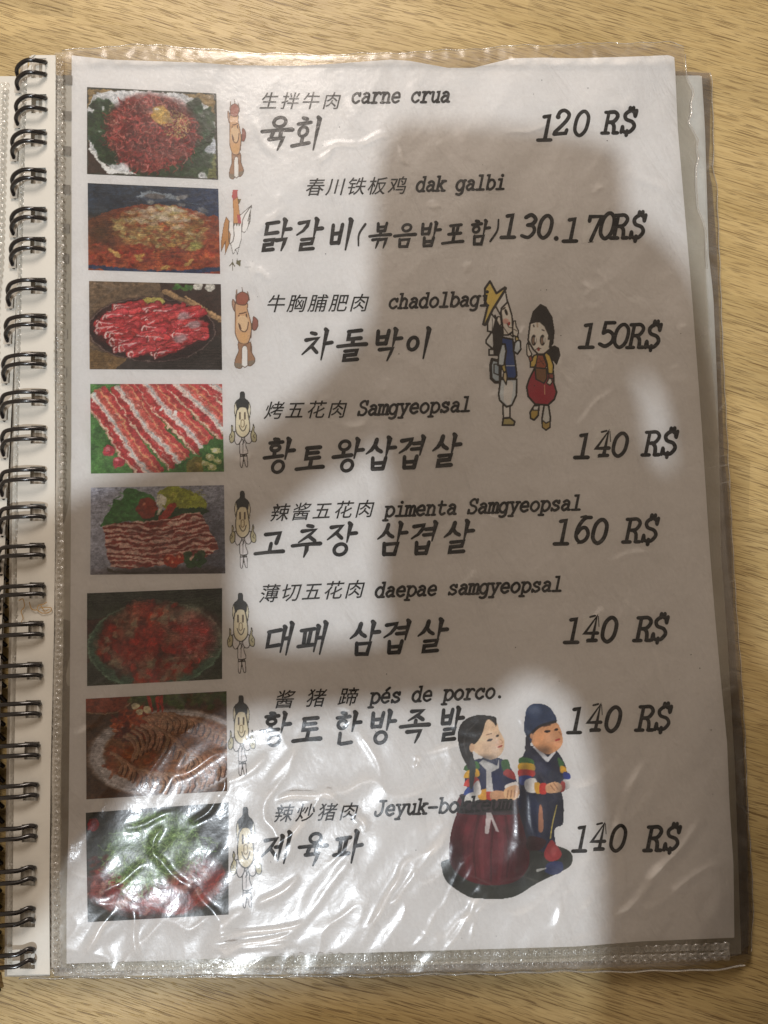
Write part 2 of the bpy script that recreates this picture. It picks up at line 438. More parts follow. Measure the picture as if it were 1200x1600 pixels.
# typewriter letters: ('l', points) straight, ('s', points) smooth, ('o', points) closed smooth, ('d', point) dot
BOWL_R = ('s', [(.1, .3), (.2, .41), (.33, .42), (.46, .3), (.46, .13), (.33, .01), (.2, .01), (.1, .13)])
BOWL_L = ('s', [(.4, .3), (.3, .41), (.17, .42), (.05, .3), (.05, .13), (.17, .01), (.3, .01), (.4, .13)])
SBIG = [('s', [(.42, .46), (.36, .59), (.23, .63), (.08, .52), (.14, .38), (.36, .3), (.45, .16), (.32, .01), (.12, .03), (.06, .17)]), ('l', [(.43, .63), (.42, .47)]), ('l', [(.05, 0), (.06, .16)])]
G = {
 'o': [('o', [(.25, .43), (.07, .31), (.07, .12), (.25, 0), (.43, .12), (.43, .31)])],
 'c': [('s', [(.41, .31), (.27, .43), (.08, .31), (.08, .12), (.26, 0), (.44, .09)]), ('l', [(.42, .43), (.42, .3)])],
 'a': [('s', [(.1, .37), (.24, .43), (.38, .35), (.38, .15), (.39, .01)]), ('l', [(.38, .01), (.49, .01)]), ('s', [(.38, .24), (.2, .26), (.06, .13), (.18, 0), (.38, .1)])],
 'r': [('l', [(.05, .43), (.16, .43), (.16, 0)]), ('l', [(.04, 0), (.32, 0)]), ('s', [(.16, .25), (.28, .41), (.4, .43), (.47, .37)])],
 'n': [('l', [(.0, .43), (.1, .43), (.1, 0)]), ('l', [(.01, 0), (.2, 0)]), ('s', [(.1, .28), (.25, .43), (.39, .34), (.4, .2), (.4, 0)]), ('l', [(.31, 0), (.5, 0)])],
 'e': [('l', [(.08, .22), (.44, .22)]), ('s', [(.44, .22), (.39, .38), (.25, .43), (.08, .31), (.08, .12), (.25, 0), (.44, .07)])],
 'u': [('s', [(.1, .43), (.1, .12), (.22, 0), (.4, .13)]), ('l', [(.0, .43), (.1, .43)]), ('l', [(.31, .43), (.4, .43), (.4, 0), (.5, 0)])],
 'd': [('l', [(.3, .63), (.4, .63), (.4, 0), (.49, 0)]), BOWL_L],
 'k': [('l', [(.0, .63), (.1, .63), (.1, 0)]), ('l', [(.01, 0), (.2, 0)]), ('l', [(.1, .17), (.38, .42)]), ('l', [(.28, .43), (.48, .43)]), ('l', [(.2, .26), (.42, 0)]), ('l', [(.34, 0), (.51, 0)])],
 'g': [BOWL_L, ('l', [(.49, .43), (.4, .43)]), ('s', [(.4, .43), (.41, .1), (.39, -.12), (.25, -.2), (.1, -.17)])],
 'l': [('l', [(.1, .63), (.26, .63), (.26, 0)]), ('l', [(.06, 0), (.47, 0)])],
 'b': [('l', [(.0, .63), (.1, .63), (.1, 0)]), BOWL_R],
 'i': [('l', [(.12, .43), (.27, .43), (.27, 0)]), ('l', [(.07, 0), (.47, 0)]), ('d', [(.27, .61)])],
 'h': [('l', [(.0, .63), (.1, .63), (.1, 0)]), ('l', [(.01, 0), (.2, 0)]), ('s', [(.1, .28), (.25, .43), (.39, .34), (.4, .2), (.4, 0)]), ('l', [(.31, 0), (.5, 0)])],
 'S': SBIG,
 'm': [('l', [(-.04, .43), (.05, .43), (.05, 0)]), ('l', [(-.03, 0), (.12, 0)]), ('s', [(.05, .32), (.15, .43), (.25, .35), (.25, 0)]), ('l', [(.2, 0), (.32, 0)]), ('s', [(.25, .32), (.36, .43), (.46, .35), (.46, 0)]), ('l', [(.4, 0), (.55, 0)])],
 'y': [('l', [(-.01, .43), (.17, .43)]), ('l', [(.32, .43), (.51, .43)]), ('l', [(.08, .43), (.27, .02)]), ('l', [(.43, .43), (.19, -.18)]), ('l', [(.04, -.18), (.26, -.18)])],
 'p': [('l', [(.0, .43), (.1, .43), (.1, -.18)]), ('l', [(-.01, -.18), (.23, -.18)]), BOWL_R],
 's': [('s', [(.39, .32), (.25, .43), (.1, .34), (.2, .24), (.36, .19), (.42, .09), (.25, 0), (.08, .08)]), ('l', [(.4, .43), (.4, .32)]), ('l', [(.08, 0), (.08, .1)])],
 't': [('s', [(.19, .59), (.19, .35), (.19, .1), (.3, 0), (.45, .06)]), ('l', [(.05, .42), (.43, .42)])],
 'J': [('l', [(.18, .63), (.5, .63)]), ('s', [(.37, .63), (.37, .18), (.22, 0), (.07, .04), (.05, .18)])],
 '-': [('l', [(.04, .25), (.46, .25)])],
 '.': [('d', [(.22, .04)])],
 '1': [('l', [(.10, .6), (.27, .62), (.27, 0)]), ('l', [(.04, .0), (.47, .0)])],
 '2': [('s', [(.07, .47), (.13, .6), (.27, .63), (.42, .52), (.35, .34), (.07, .06)]), ('l', [(.06, .02), (.42, .04), (.44, .13)]), ('d', [(.09, .47)])],
 '0': [('o', [(.25, .63), (.08, .48), (.07, .15), (.25, 0), (.42, .15), (.43, .48)])],
 '3': [('s', [(.09, .56), (.26, .63), (.42, .51), (.36, .38), (.2, .34)]), ('s', [(.2, .34), (.38, .31), (.45, .16), (.3, 0), (.07, .05)])],
 '4': [('l', [(.33, .0), (.33, .62), (.06, .19), (.45, .19)]), ('l', [(.2, 0), (.45, 0)])],
 '5': [('l', [(.41, .62), (.13, .62), (.11, .34)]), ('s', [(.11, .35), (.26, .4), (.43, .29), (.43, .11), (.25, 0), (.06, .06)])],
 '6': [('s', [(.43, .6), (.25, .58), (.1, .38), (.08, .14), (.22, 0), (.38, .05), (.43, .2), (.33, .34), (.19, .33), (.09, .2)])],
 '7': [('l', [(.08, .5), (.08, .62), (.43, .62), (.24, 0)])],
 'R': [('l', [(.0, .62), (.11, .62), (.11, 0)]), ('l', [(.0, 0), (.23, 0)]), ('s', [(.11, .62), (.32, .62), (.43, .5), (.33, .34), (.11, .32)]), ('s', [(.24, .33), (.36, .22), (.4, 0)]), ('l', [(.38, 0), (.53, 0)])],
}
G['é'] = G['e']+[('l', [(.22, .53), (.38, .65)])]
G['$'] = SBIG+[('l', [(.20, .72), (.2, .6)]), ('l', [(.31, .72), (.31, .6)]), ('l', [(.24, .05), (.24, -.09)])]

rng = random.Random(4)
def glyph(ink, ch, x, y, adv, xh, w, shear=.2, slope=0.0, cap=False):
    sx = adv/.545; sy = xh/(.63 if cap else .43)
    def M(p): return (x+p[0]*sx+shear*p[1]*sy, y-p[1]*sy-slope*p[0]*sx)
    for kind, pts in G[ch]:
        if kind == 'd': ink.stroke([M(pts[0])], w*1.35); continue
        q = pts if kind == 'l' else smooth(pts, kind == 'o')
        k = rng.uniform(.93, 1.07)
        ink.stroke([M(p) for p in q], w*k)

LATIN = [("carne crua", 548, 703, 161, 159, 15.5), ("dak galbi", 649, 789, 299, 295, 15), ("chadolbagi", 606, 765, 482, 477, 15),
 ("Samgyeopsal", 558, 735, 649, 642, 15), ("pimenta Samgyeopsal", 600, 908, 807, 796, 15), ("daepae samgyeopsal", 585, 878, 933, 923, 15),
 ("pés de porco.", 577, 790, 1099, 1090, 15.5), ("Jeyuk-bokkeum", 584, 800, 1275, 1265, 15.5)]
for txt, xa, xb, ya, yb, xh in LATIN:
    ink = Ink(); adv = (xb-xa)/len(txt); sl = (ya-yb)/(xb-xa)
    for i, ch in enumerate(txt):
        if ch != ' ': glyph(ink, ch, xa+i*adv, ya-sl*i*adv, adv, xh, 4.0, .2, sl)
    ink.build('printed_text')

PRICES = [
 [('1', 838, 219, 27, 38), ('2', 862, 211, 28, 38), ('0', 893, 212, 27, 38), ('R', 940, 208, 26, 33), ('$', 968, 207, 26, 34)],
 [('1', 781, 371, 27, 35), ('3', 811, 371, 27, 35), ('0', 837, 372, 26, 35), ('.', 858, 375, 27, 35), ('1', 878, 377, 27, 35), ('7', 911, 376, 28, 38), ('0', 933, 373, 27, 40), ('R', 954, 372, 27, 36), ('$', 982, 372, 26, 36)],
 [('1', 903, 543, 28, 36), ('5', 933, 541, 28, 37), ('0', 955, 543, 28, 36), ('R', 979, 543, 27, 36), ('$', 1006, 543, 26, 36)],
 [('1', 896, 715, 27, 36), ('4', 926, 712, 29, 38), ('0', 953, 713, 28, 36), ('R', 1003, 711, 28, 36), ('$', 1031, 710, 27, 36)],
 [('1', 864, 850, 27, 37), ('6', 894, 847, 29, 40), ('0', 921, 849, 28, 37), ('R', 973, 847, 28, 36), ('$', 1001, 846, 27, 36)],
 [('1', 880, 1004, 27, 37), ('4', 908, 1001, 29, 38), ('0', 936, 1003, 28, 38), ('R', 990, 1001, 28, 36), ('$', 1016, 1000, 27, 36)],
 [('1', 885, 1145, 26, 38), ('4', 913, 1141, 29, 40), ('0', 942, 1143, 28, 38), ('R', 993, 1141, 28, 37), ('$', 1021, 1140, 27, 36)],
 [('1', 893, 1330, 26, 38), ('4', 919, 1327, 29, 40), ('0', 949, 1330, 29, 40), ('R', 1006, 1329, 28, 37), ('$', 1035, 1328, 27, 36)],
]
for row in PRICES:
    ink = Ink()
    for ch, x, y, a, c in row:
        glyph(ink, ch, x, y, a*.98, c, 5.9, .2, .02, True)
        if ch in '46' or (ch == '7'):
            # remains of the price below the correction
            ink.stroke([(x+14, y-c+1), (x+22, y-c-1)], 3.2); ink.stroke([(x+8, y+2.5), (x+16, y+2)], 1.2)
            if ch != '6': ink.stroke([(x+27, y-c), (x+28, y-c+16)], 1.3)
    ink.build('printed_price')

# thin correction stickers under prices that were changed
M_TAPE = mat_paper('correction_sticker', (.80, .795, .79))
for x0, y0, x1, y1 in ((860, 166, 892, 216), (909, 334, 960, 380), (934, 500, 957, 545), (925, 668, 957, 718), (893, 804, 925, 851), (907, 960, 938, 1006), (912, 1096, 945, 1145), (917, 1284, 951, 1332)):
    n = 5; U_, V_ = np.meshgrid(np.linspace(0, 1, n), np.linspace(0, 1, n))
    X = x0+(x1-x0)*U_+4*(1-V_); Y = y0+(y1-y0)*V_-3*U_
    me = mesh_np('correction_sticker', PA(X, Y, paper_h(X, Y)+.00004).reshape(-1, 3), grid_quads(n, n).reshape(-1, 4))
    link('correction_sticker', me, M_TAPE, paper)
ink = Ink()
for _ in range(46):
    x, y = rng.uniform(380, 1130), rng.uniform(100, 1480)
    if x < float(ip(PAP_R, y))-12: ink.stroke([(x, y)], rng.uniform(.7, 1.7))
tag(ink.build('print_speck'), kind='stuff')

# Korean brush letters, composed of their jamo
def J_(kind, final=False, overbar=False):
    e = lambda cx, cy, rx, ry: ('o', [(cx+rx*math.cos(a), cy+ry*math.sin(a)) for a in np.linspace(math.pi/2, math.pi*2.5, 8, endpoint=False)])
    D = {
     'ㄱ': [('b', [(.05, .82), (.75, .92), (.70, .62), (.45, .28), (.02, .0)])],
     'ㄴ': [('l', [(.1, .95), (.13, .16), (.28, .08), (.95, .2)])],
     'ㄷ': [('l', [(.06, .82), (.92, .92)]), ('l', [(.14, .82), (.13, .12), (.97, .2)])],
     'ㄹ': [('l', [(.1, .88), (.85, .95), (.8, .56), (.14, .5), (.13, .06), (.97, .12)])],
     'ㅁ': [('l', [(.1, .95), (.19, .02)]), ('l', [(.12, .86), (.9, .92), (.82, .04), (.19, .06)])],
     'ㅂ': [('l', [(.1, .98), (.19, .04)]), ('l', [(.88, 1.0), (.8, .04)]), ('l', [(.15, .52), (.84, .56)]), ('l', [(.19, .06), (.8, .08)])],
     'ㅅ': [('t', [(.52, 1.0), (.46, .62), (.26, .28), (-.06, .02)]), ('l', [(.46, .56), (.68, .3), (.95, .15)])],
     'ㅇ': [e(.5, .5, .38, .42)],
     'ㅈ': [('t', [(.08, .85), (.82, .93), (.5, .48), (-.04, .02)]), ('l', [(.5, .46), (.92, .1)])],
     'ㅊ': [('l', [(.34, 1.08), (.66, 1.02)]), ('t', [(.06, .72), (.84, .8), (.5, .42), (-.04, .0)]), ('l', [(.5, .4), (.92, .08)])],
     'ㅌ': [('l', [(.06, .9), (.92, .96)]), ('l', [(.14, .9), (.13, .08), (.97, .16)]), ('l', [(.14, .5), (.84, .56)])],
     'ㅍ': [('l', [(.04, .86), (.94, .94)]), ('l', [(.0, .1), (1.0, .18)]), ('l', [(.32, .86), (.36, .14)]), ('l', [(.7, .9), (.64, .16)])],
     'ㅎ': [('l', [(.34, 1.08), (.64, 1.02)]), ('l', [(.02, .74), (.98, .82)]), e(.5, .3, .32, .27)],
    }
    if kind == 'ㄱ' and final: return [('t', [(.06, .86), (.88, .94), (.8, .5), (.66, -.12)])]
    if kind == 'ㄱ' and overbar: return [('l', [(.05, .84), (.9, .94), (.84, .5), (.78, .1)])]
    return D[kind]
INI = 'ㄱㄲㄴㄷㄸㄹㅁㅂㅃㅅㅆㅇㅈㅉㅊㅋㅌㅍㅎ'
MED = 'ㅏㅐㅑㅒㅓㅔㅕㅖㅗㅘㅙㅚㅛㅜㅝㅞㅟㅠㅡㅢㅣ'
FIN = [''] + list('ㄱㄲㄳㄴㄵㄶㄷㄹㄺㄻㄼㄽㄾㄿㅀㅁㅂㅄㅅㅆㅇㅈㅊㅋㅌㅍㅎ')
def syllable(ch):
    c = ord(ch)-0xAC00; i, m, f = INI[c//588], MED[(c % 588)//28], FIN[c % 28]
    out = []
    def put(jam, box, **k):
        x0, y0, x1, y1 = box
        for kind, pts in J_(jam, **k): out.append((kind, [(x0+p[0]*(x1-x0), y0+p[1]*(y1-y0)) for p in pts]))
    vert = m in 'ㅏㅐㅔㅕㅣ'
    yb = -.1 if not f else .36
    if vert:
        box = (0, .12, .56, .86) if not f else (0, .46, .54, .98)
        if i == 'ㅇ' and m == 'ㅣ': box = (0, .2, .55, .75)
        put(i, box)
        if m == 'ㅏ': out += [('v', [(.70, 1.04), (.76, .98), (.72, yb)]), ('l', [(.74, .5 if not f else .66), (1.02, .54 if not f else .68)])]
        if m == 'ㅣ': out += [('v', [(.82, 1.04), (.88, .98), (.83, yb)])]
        if m == 'ㅐ': out += [('v', [(.62, .92), (.66, .88), (.62, .0)]), ('v', [(.86, 1.05), (.92, .99), (.86, -.1)]), ('l', [(.65, .48), (.88, .5)])]
        if m == 'ㅔ': out += [('v', [(.64, .92), (.68, .88), (.64, .0)]), ('v', [(.88, 1.05), (.94, .99), (.88, -.1)]), ('l', [(.46, .5), (.66, .52)])]
        if m == 'ㅕ': out += [('v', [(.82, 1.04), (.88, .98), (.83, yb)]), ('l', [(.5, .78), (.82, .8)]), ('l', [(.46, .58), (.82, .6)])]
        if f == 'ㄺ': put('ㄹ', (.02, -.1, .46, .33)); put('ㄱ', (.48, -.06, .92, .33), final=True)
        elif f == 'ㅇ': put('ㅇ', (.22, -.12, .82, .34))
        elif f: put(f, (.18, -.1, .80, .33), final=True)
    elif m in 'ㅘㅚ':
        if f:
            put(i, (.05, .62, .55, 1.0)); out += [('l', [(.3, .62), (.3, .46)]), ('l', [(-.06, .40), (.62, .46)])]
            out += [('v', [(.72, 1.04), (.78, .98), (.73, .34)]), ('l', [(.76, .62), (1.02, .64)])]
            put(f, (.25, -.14, .78, .32))
        else:
            put(i, (.06, .36, .58, .98)); out += [('l', [(.33, .38), (.32, .12)]), ('l', [(-.04, .04), (.62, .14)])]
            out += [('v', [(.82, 1.04), (.88, .98), (.83, -.12)])]
    else:
        if not f:
            put(i, (.2, .42, .82, .98), overbar=True)
            yb = .08
            if m == 'ㅗ': out += [('l', [(.5, .48), (.48, .1)]), ('w', [(-.04, .02), (1.0, .1)])]
            if m == 'ㅜ': out += [('w', [(-.04, .3), (1.0, .36)]), ('t', [(.5, .32), (.52, .14), (.46, -.12)])]
        else:
            put(i, (.24, .64, .80, 1.03), overbar=True)
            if m == 'ㅗ': out += [('l', [(.5, .66), (.5, .5)]), ('w', [(-.04, .43), (1.02, .49)])]
            if m == 'ㅡ': out += [('w', [(-.04, .44), (1.02, .5)])]
            if m == 'ㅜ': out += [('w', [(-.04, .47), (1.02, .53)])]
            if m == 'ㅠ': out += [('w', [(-.06, .52), (1.02, .56)]), ('l', [(.36, .52), (.3, .34)]), ('l', [(.62, .52), (.62, .34)])]
            if f == 'ㄲ': put('ㄱ', (.12, -.08, .5, .32), final=True); put('ㄱ', (.5, -.08, .88, .32), final=True)
            elif f == 'ㅇ': put('ㅇ', (.24, -.12, .8, .32))
            else: put(f, (.2, -.1, .80, .30), final=True)
    return out
def brush(ink, strokes, x, y, sx, sy, w, shear=.17, slope=.03):
    def M(p): return (x+p[0]*sx+shear*p[1]*sy, y-p[1]*sy-slope*p[0]*sx)
    for kind, pts in strokes:
        k = w*rng.uniform(.94, 1.06)
        if kind == 'o': ink.stroke([M(p) for p in smooth(pts, True, 4)], k*.88)
        elif kind == 'v': ink.stroke([M(p) for p in pts], k*1.12, k*.42, k*.35)
        elif kind == 't': ink.stroke([M(p) for p in (pts[:1]+[np.array(q) for q in pts[1:]])], k*1.05, k*.4, k*.25)
        elif kind == 'b': ink.stroke([M(p) for p in pts], k*1.05, k*.45, k*.2)
        elif kind == 'w': ink.stroke([M(p) for p in smooth([pts[0], ((pts[0][0]+pts[1][0])/2, (pts[0][1]+pts[1][1])/2+.015), pts[1]], n=3)], k*.95, k*1.15, -.12*k)
        else: ink.stroke([M(p) for p in pts], k*.95, k*1.0)
KOR = [
 [('육', 408, 229, 44, 45), ('회', 457, 230, 40, 44)],
 [('닭', 409, 388, 40, 43), ('갈', 460, 387, 38, 43), ('비', 513, 387, 33, 42)],
 [('볶', 576, 384, 31, 34), ('음', 615, 383, 31, 32), ('밥', 654, 382, 30, 33), ('포', 692, 381, 31, 31), ('함', 733, 379, 28, 33)],
 [('차', 472, 559, 42, 42), ('돌', 526, 560, 42, 43), ('박', 582, 558, 40, 42), ('이', 632, 557, 36, 42)],
 [('황', 412, 734, 42, 46), ('토', 464, 734, 40, 36), ('왕', 520, 732, 42, 44), ('삽', 570, 730, 42, 44), ('겹', 620, 728, 40, 44), ('살', 674, 725, 40, 44)],
 [('고', 400, 866, 42, 34), ('추', 456, 866, 42, 43), ('장', 509, 864, 42, 44), ('삼', 588, 863, 42, 44), ('겹', 639, 862, 40, 44), ('살', 692, 860, 42, 44)],
 [('대', 413, 1020, 40, 44), ('패', 464, 1019, 42, 44), ('삼', 545, 1019, 42, 45), ('겹', 596, 1017, 41, 45), ('살', 651, 1015, 42, 45)],
 [('황', 406, 1161, 42, 45), ('토', 459, 1159, 41, 38), ('한', 520, 1160, 38, 45), ('방', 574, 1158, 38, 45), ('족', 624, 1155, 42, 44), ('발', 684, 1153, 34, 45)],
 [('제', 407, 1346, 42, 43), ('육', 466, 1347, 40, 44), ('파', 520, 1345, 41, 44)],
]
for row in KOR:
    ink = Ink(); small = row[0][0] == '볶'
    for ch, x, y, sx, sy in row: brush(ink, syllable(ch), x, y, sx, sy, 5.0 if small else 6.3)
    if small:
        ink.stroke(smooth([(571, 350), (561, 366), (560, 384)]), 4, 2.5)
        ink.stroke(smooth([(779, 343), (777, 360), (766, 377)]), 2.8, 3.6)
    ink.build('printed_text')

# Chinese text from the built-in font, slanted, one mesh per line
CHI = [("生拌牛肉", 405, 168.5, 32.6, 25, 0.0), ("春川铁板鸡", 476, 304, 32.3, 26, .02), ("牛胸脯肥肉", 415, 486, 32.6, 26, .01), ("烤五花肉", 412, 653, 33, 26, .02),
 ("辣酱五花肉", 421, 813, 33.2, 26, .045), ("薄切五花肉", 404, 940, 33.4, 27, .05), ("酱", 428, 1105, 33, 27, .03), ("猪", 477, 1103, 33, 27, .03), ("蹄", 527, 1101, 33, 27, .03), ("辣炒猪肉", 427, 1283, 34, 26, .03)]
cu = bpy.data.curves.new('ctext', 'FONT'); cu.resolution_u = 3; cu.offset = .006
cu.fill_mode = 'BOTH'
co_ = bpy.data.objects.new('ctext', cu); COL.objects.link(co_)
row_parts = []
for txt, x0, y0, pitch, em, sl in CHI:
    vs, fs = [], []
    for i, ch in enumerate(txt):
        cu.body = ch
        bpy.context.view_layer.update()
        dg = bpy.context.evaluated_depsgraph_get()
        mm = co_.evaluated_get(dg).to_mesh()
        b = len(vs)
        for v in mm.vertices:
            gx, gy = v.co.x, v.co.y+.03
            E_ = em*1.14; vs.append((x0-1+i*pitch+gx*E_*1.0+.26*gy*E_, y0+.5-gy*E_-sl*(i*pitch+gx*E_)))
        for p in mm.polygons: fs.append(tuple(b+k for k in p.vertices))
        co_.evaluated_get(dg).to_mesh_clear()
    v = np.array(vs)
    c3 = PA(v[:, 0], v[:, 1], paper_h(v[:, 0], v[:, 1])+.00012)
    me = bpy.data.meshes.new('printed_text'); me.from_pydata([tuple(c) for c in c3], [], fs); me.update()
    bm = bmesh.new(); bm.from_mesh(me)
    bmesh.ops.remove_doubles(bm, verts=bm.verts, dist=1e-7)
    bm.normal_update()
    for f in bm.faces:
        if f.normal.z < 0: f.normal_flip()
    bm.to_mesh(me); bm.free()
    link('printed_text', me, M_INK, paper)
bpy.data.objects.remove(co_); bpy.data.curves.remove(cu)

# ------------------------------------------------------------------ painted pictures
class Pic:
    """small raster of ink colours; becomes a fine mesh with a colour per vertex"""
    warp = 0.0; grain = .06; gam = 1.12; sat = .86
    def __init__(s, w, h, ss=2.0, bg=(255, 255, 255)):
        s.w, s.h, s.ss = w, h, ss
        s.nx, s.ny = int(w*ss), int(h*ss)
        s.X, s.Y = np.meshgrid((np.arange(s.nx)+.5)/ss, (np.arange(s.ny)+.5)/ss)
        s.c = np.empty((s.ny, s.nx, 3)); s.c[:] = bg
        s.m = np.zeros((s.ny, s.nx))
    def put(s, a, col, sl=None):
        v = s.c if sl is None else s.c[sl]
        col = np.asarray(col, float)
        if not isinstance(a, np.ndarray): a = np.full(v.shape[:2], float(a))
        v[:] = v*(1-a[..., None])+col*a[..., None]
        mm = s.m if sl is None else s.m[sl]
        mm[:] = np.maximum(mm, a)
    def box(s, x0, y0, x1, y1, pad=1):
        k = s.ss
        return (slice(max(0, int((y0-pad)*k)), max(0, min(s.ny, int((y1+pad)*k)+1))), slice(max(0, int((x0-pad)*k)), max(0, min(s.nx, int((x1+pad)*k)+1))))
    def poly(s, pts, col, sm=False, a=1.0, outline=None, ow=1.0):
        if sm: pts = smooth(pts, True, 5)
        p = np.array(pts, float)
        sl = s.box(p[:, 0].min(), p[:, 1].min(), p[:, 0].max(), p[:, 1].max())
        X, Y = s.X[sl], s.Y[sl]
        if X.size:
            ins = np.zeros(X.shape, bool)
            x1, y1 = p[-1]
            for x2, y2 in p:
                c = ((y1 > Y) != (y2 > Y)); d = (y2-y1) if y2 != y1 else 1e-9
                ins ^= c & (X < (x2-x1)*(Y-y1)/d+x1)
                x1, y1 = x2, y2
            s.put(ins*float(a), col, sl)
        if outline is not None: s.line(list(pts)+[pts[0]], outline, ow)
    def line(s, pts, col, w=1.0, w1=None, sm=False, a=1.0, soft=.5):
        if sm: pts = smooth(pts, False, 4)
        w1 = w if w1 is None else w1
        p = np.array(pts, float); n = len(p)
        sl = s.box(p[:, 0].min()-w, p[:, 1].min()-w, p[:, 0].max()+w, p[:, 1].max()+w)
        X, Y = s.X[sl], s.Y[sl]
        if not X.size: return
        best = np.full(X.shape, -9.)
        for i in range(n-1):
            ax, ay = p[i]; dx, dy = p[i+1]-p[i]; L = dx*dx+dy*dy+1e-9
            t = np.clip(((X-ax)*dx+(Y-ay)*dy)/L, 0, 1)
            d = np.hypot(X-ax-t*dx, Y-ay-t*dy)
            ww = (w+(w1-w)*(i+t)/(n-1))/2
            best = np.maximum(best, ww-d)
        s.put(np.clip(best/soft+.5, 0, 1)*a, col, sl)
    def ell(s, cx, cy, rx, ry, col, rot=0, a=1.0, soft=.08, ring=None):
        R = max(rx, ry)*1.2
        sl = s.box(cx-R, cy-R, cx+R, cy+R)
        X, Y = s.X[sl]-cx, s.Y[sl]-cy
        if not X.size: return
        c, q = math.cos(rot), math.sin(rot)
        d = np.hypot((X*c+Y*q)/rx, (-X*q+Y*c)/ry)
        if ring: al = np.clip((ring-np.abs(d-1))/soft+.5, 0, 1)
        else: al = np.clip((1-d)/soft+.5, 0, 1)
        s.put(al*a, col, sl)
    def noise(s, sx, sy, seed, n=3): return fbm(s.X/sx, s.Y/sy, seed, n)
    def tone(s, sx, sy, seed, lo, hi, mask=None):
        k = lo+(hi-lo)*s.noise(sx, sy, seed)
        if mask is not None: k = 1+(k-1)*mask
        s.c *= k[..., None]
    def bands(s, amp=.07, per=3.2, seed=1, region=None):
        k = (np.sin(s.Y*2*math.pi/per)*.5+.5)*np.clip(s.noise(70, 30, seed)*2.2-.7, 0, 1)
        s.c *= (1-amp*3*k)[..., None]
    def inside(s, pts):
        q = Pic.__new__(Pic); q.__dict__.update(s.__dict__); q.c = np.zeros_like(s.c); q.m = np.zeros_like(s.m)
        q.poly(pts, (1, 1, 1)); return q.m
    def build(s, name, corner, step=1.0, masked=False, off=.00007, label=None, k=1.2):
        nu, nv = int(s.w/step)+1, int(s.h/step)+1
        U, V = np.meshgrid(np.linspace(0, 1, nu), np.linspace(0, 1, nv))
        (ax, ay), (bx, by), (cx, cy), (dx, dy) = corner
        PX = (ax*(1-U)+bx*U)*(1-V)+(dx*(1-U)+cx*U)*V
        PY = (ay*(1-U)+by*U)*(1-V)+(dy*(1-U)+cy*U)*V
        WX = WY = 0
        if s.warp:
            gx, gy = U*s.w, V*s.h
            WX = s.warp*s.ss*((fbm(gx/9., gy/7., 61, 3)-.5)*2.6+(vn(gx/1.7, gy/1.7, 63)-.5)*.5)
            WY = s.warp*s.ss*((fbm(gx/9., gy/7., 67, 3)-.5)*2.2+(vn(gx/1.7, gy/1.7, 69)-.5)*.5)
            s.tone(5, 3.5, 91, .72, 1.24); s.tone(1.6, 1.3, 93, .86, 1.13)
        fx = np.clip(U*s.nx-.5+WX, 0, s.nx-1.001); fy = np.clip(V*s.ny-.5+WY, 0, s.ny-1.001)
        ix, iy = fx.astype(int), fy.astype(int); tx, ty = (fx-ix), (fy-iy)
        def samp(A):
            if A.ndim == 3: a, b = tx[..., None], ty[..., None]
            else: a, b = tx, ty
            return (A[iy, ix]*(1-a)+A[iy, ix+1]*a)*(1-b)+(A[iy+1, ix]*(1-a)+A[iy+1, ix+1]*a)*b
        col = samp(s.c)
        co = PA(PX, PY, paper_h(PX, PY)+off).reshape(-1, 3)
        q = grid_quads(nu, nv).reshape(-1, 4)
        if masked:
            mk = samp(s.m).ravel() > .5
            q = q[mk[q].sum(1) >= 3]
            used = np.unique(q); rm = np.full(len(co), -1); rm[used] = np.arange(len(used))
            co = co[used]; q = rm[q]; cc = col.reshape(-1, 3)[used]
        else: cc = col.reshape(-1, 3)
        me = mesh_np(name, co, q)
        at = me.color_attributes.new('print', 'FLOAT_COLOR', 'POINT')
        rgba = np.ones((len(cc), 4), np.float32); nz = np.random.RandomState(len(cc)).normal(0, 1, len(cc))[:, None]
        cc = np.clip(cc, 0, 255); cc = cc*(1+s.grain*nz)
        L = cc.mean(1, keepdims=True); cc = L+(cc-L)*s.sat
        cc = 255*np.clip(cc/255., 0, 1)**s.gam
        rgba[:, :3] = alb(np.clip(cc, 0, 255), k)
        at.data.foreach_set('color', rgba.ravel())
        o = link(name, me, M_PRINT, paper)
        if label: o['label'] = label
        return o

R = random.Random(11)
def U(a, b): return R.uniform(a, b)
def jit(c, d=12):
    k = U(-d, d); return tuple(max(0, min(255, v+k+U(-d/3, d/3))) for v in c)

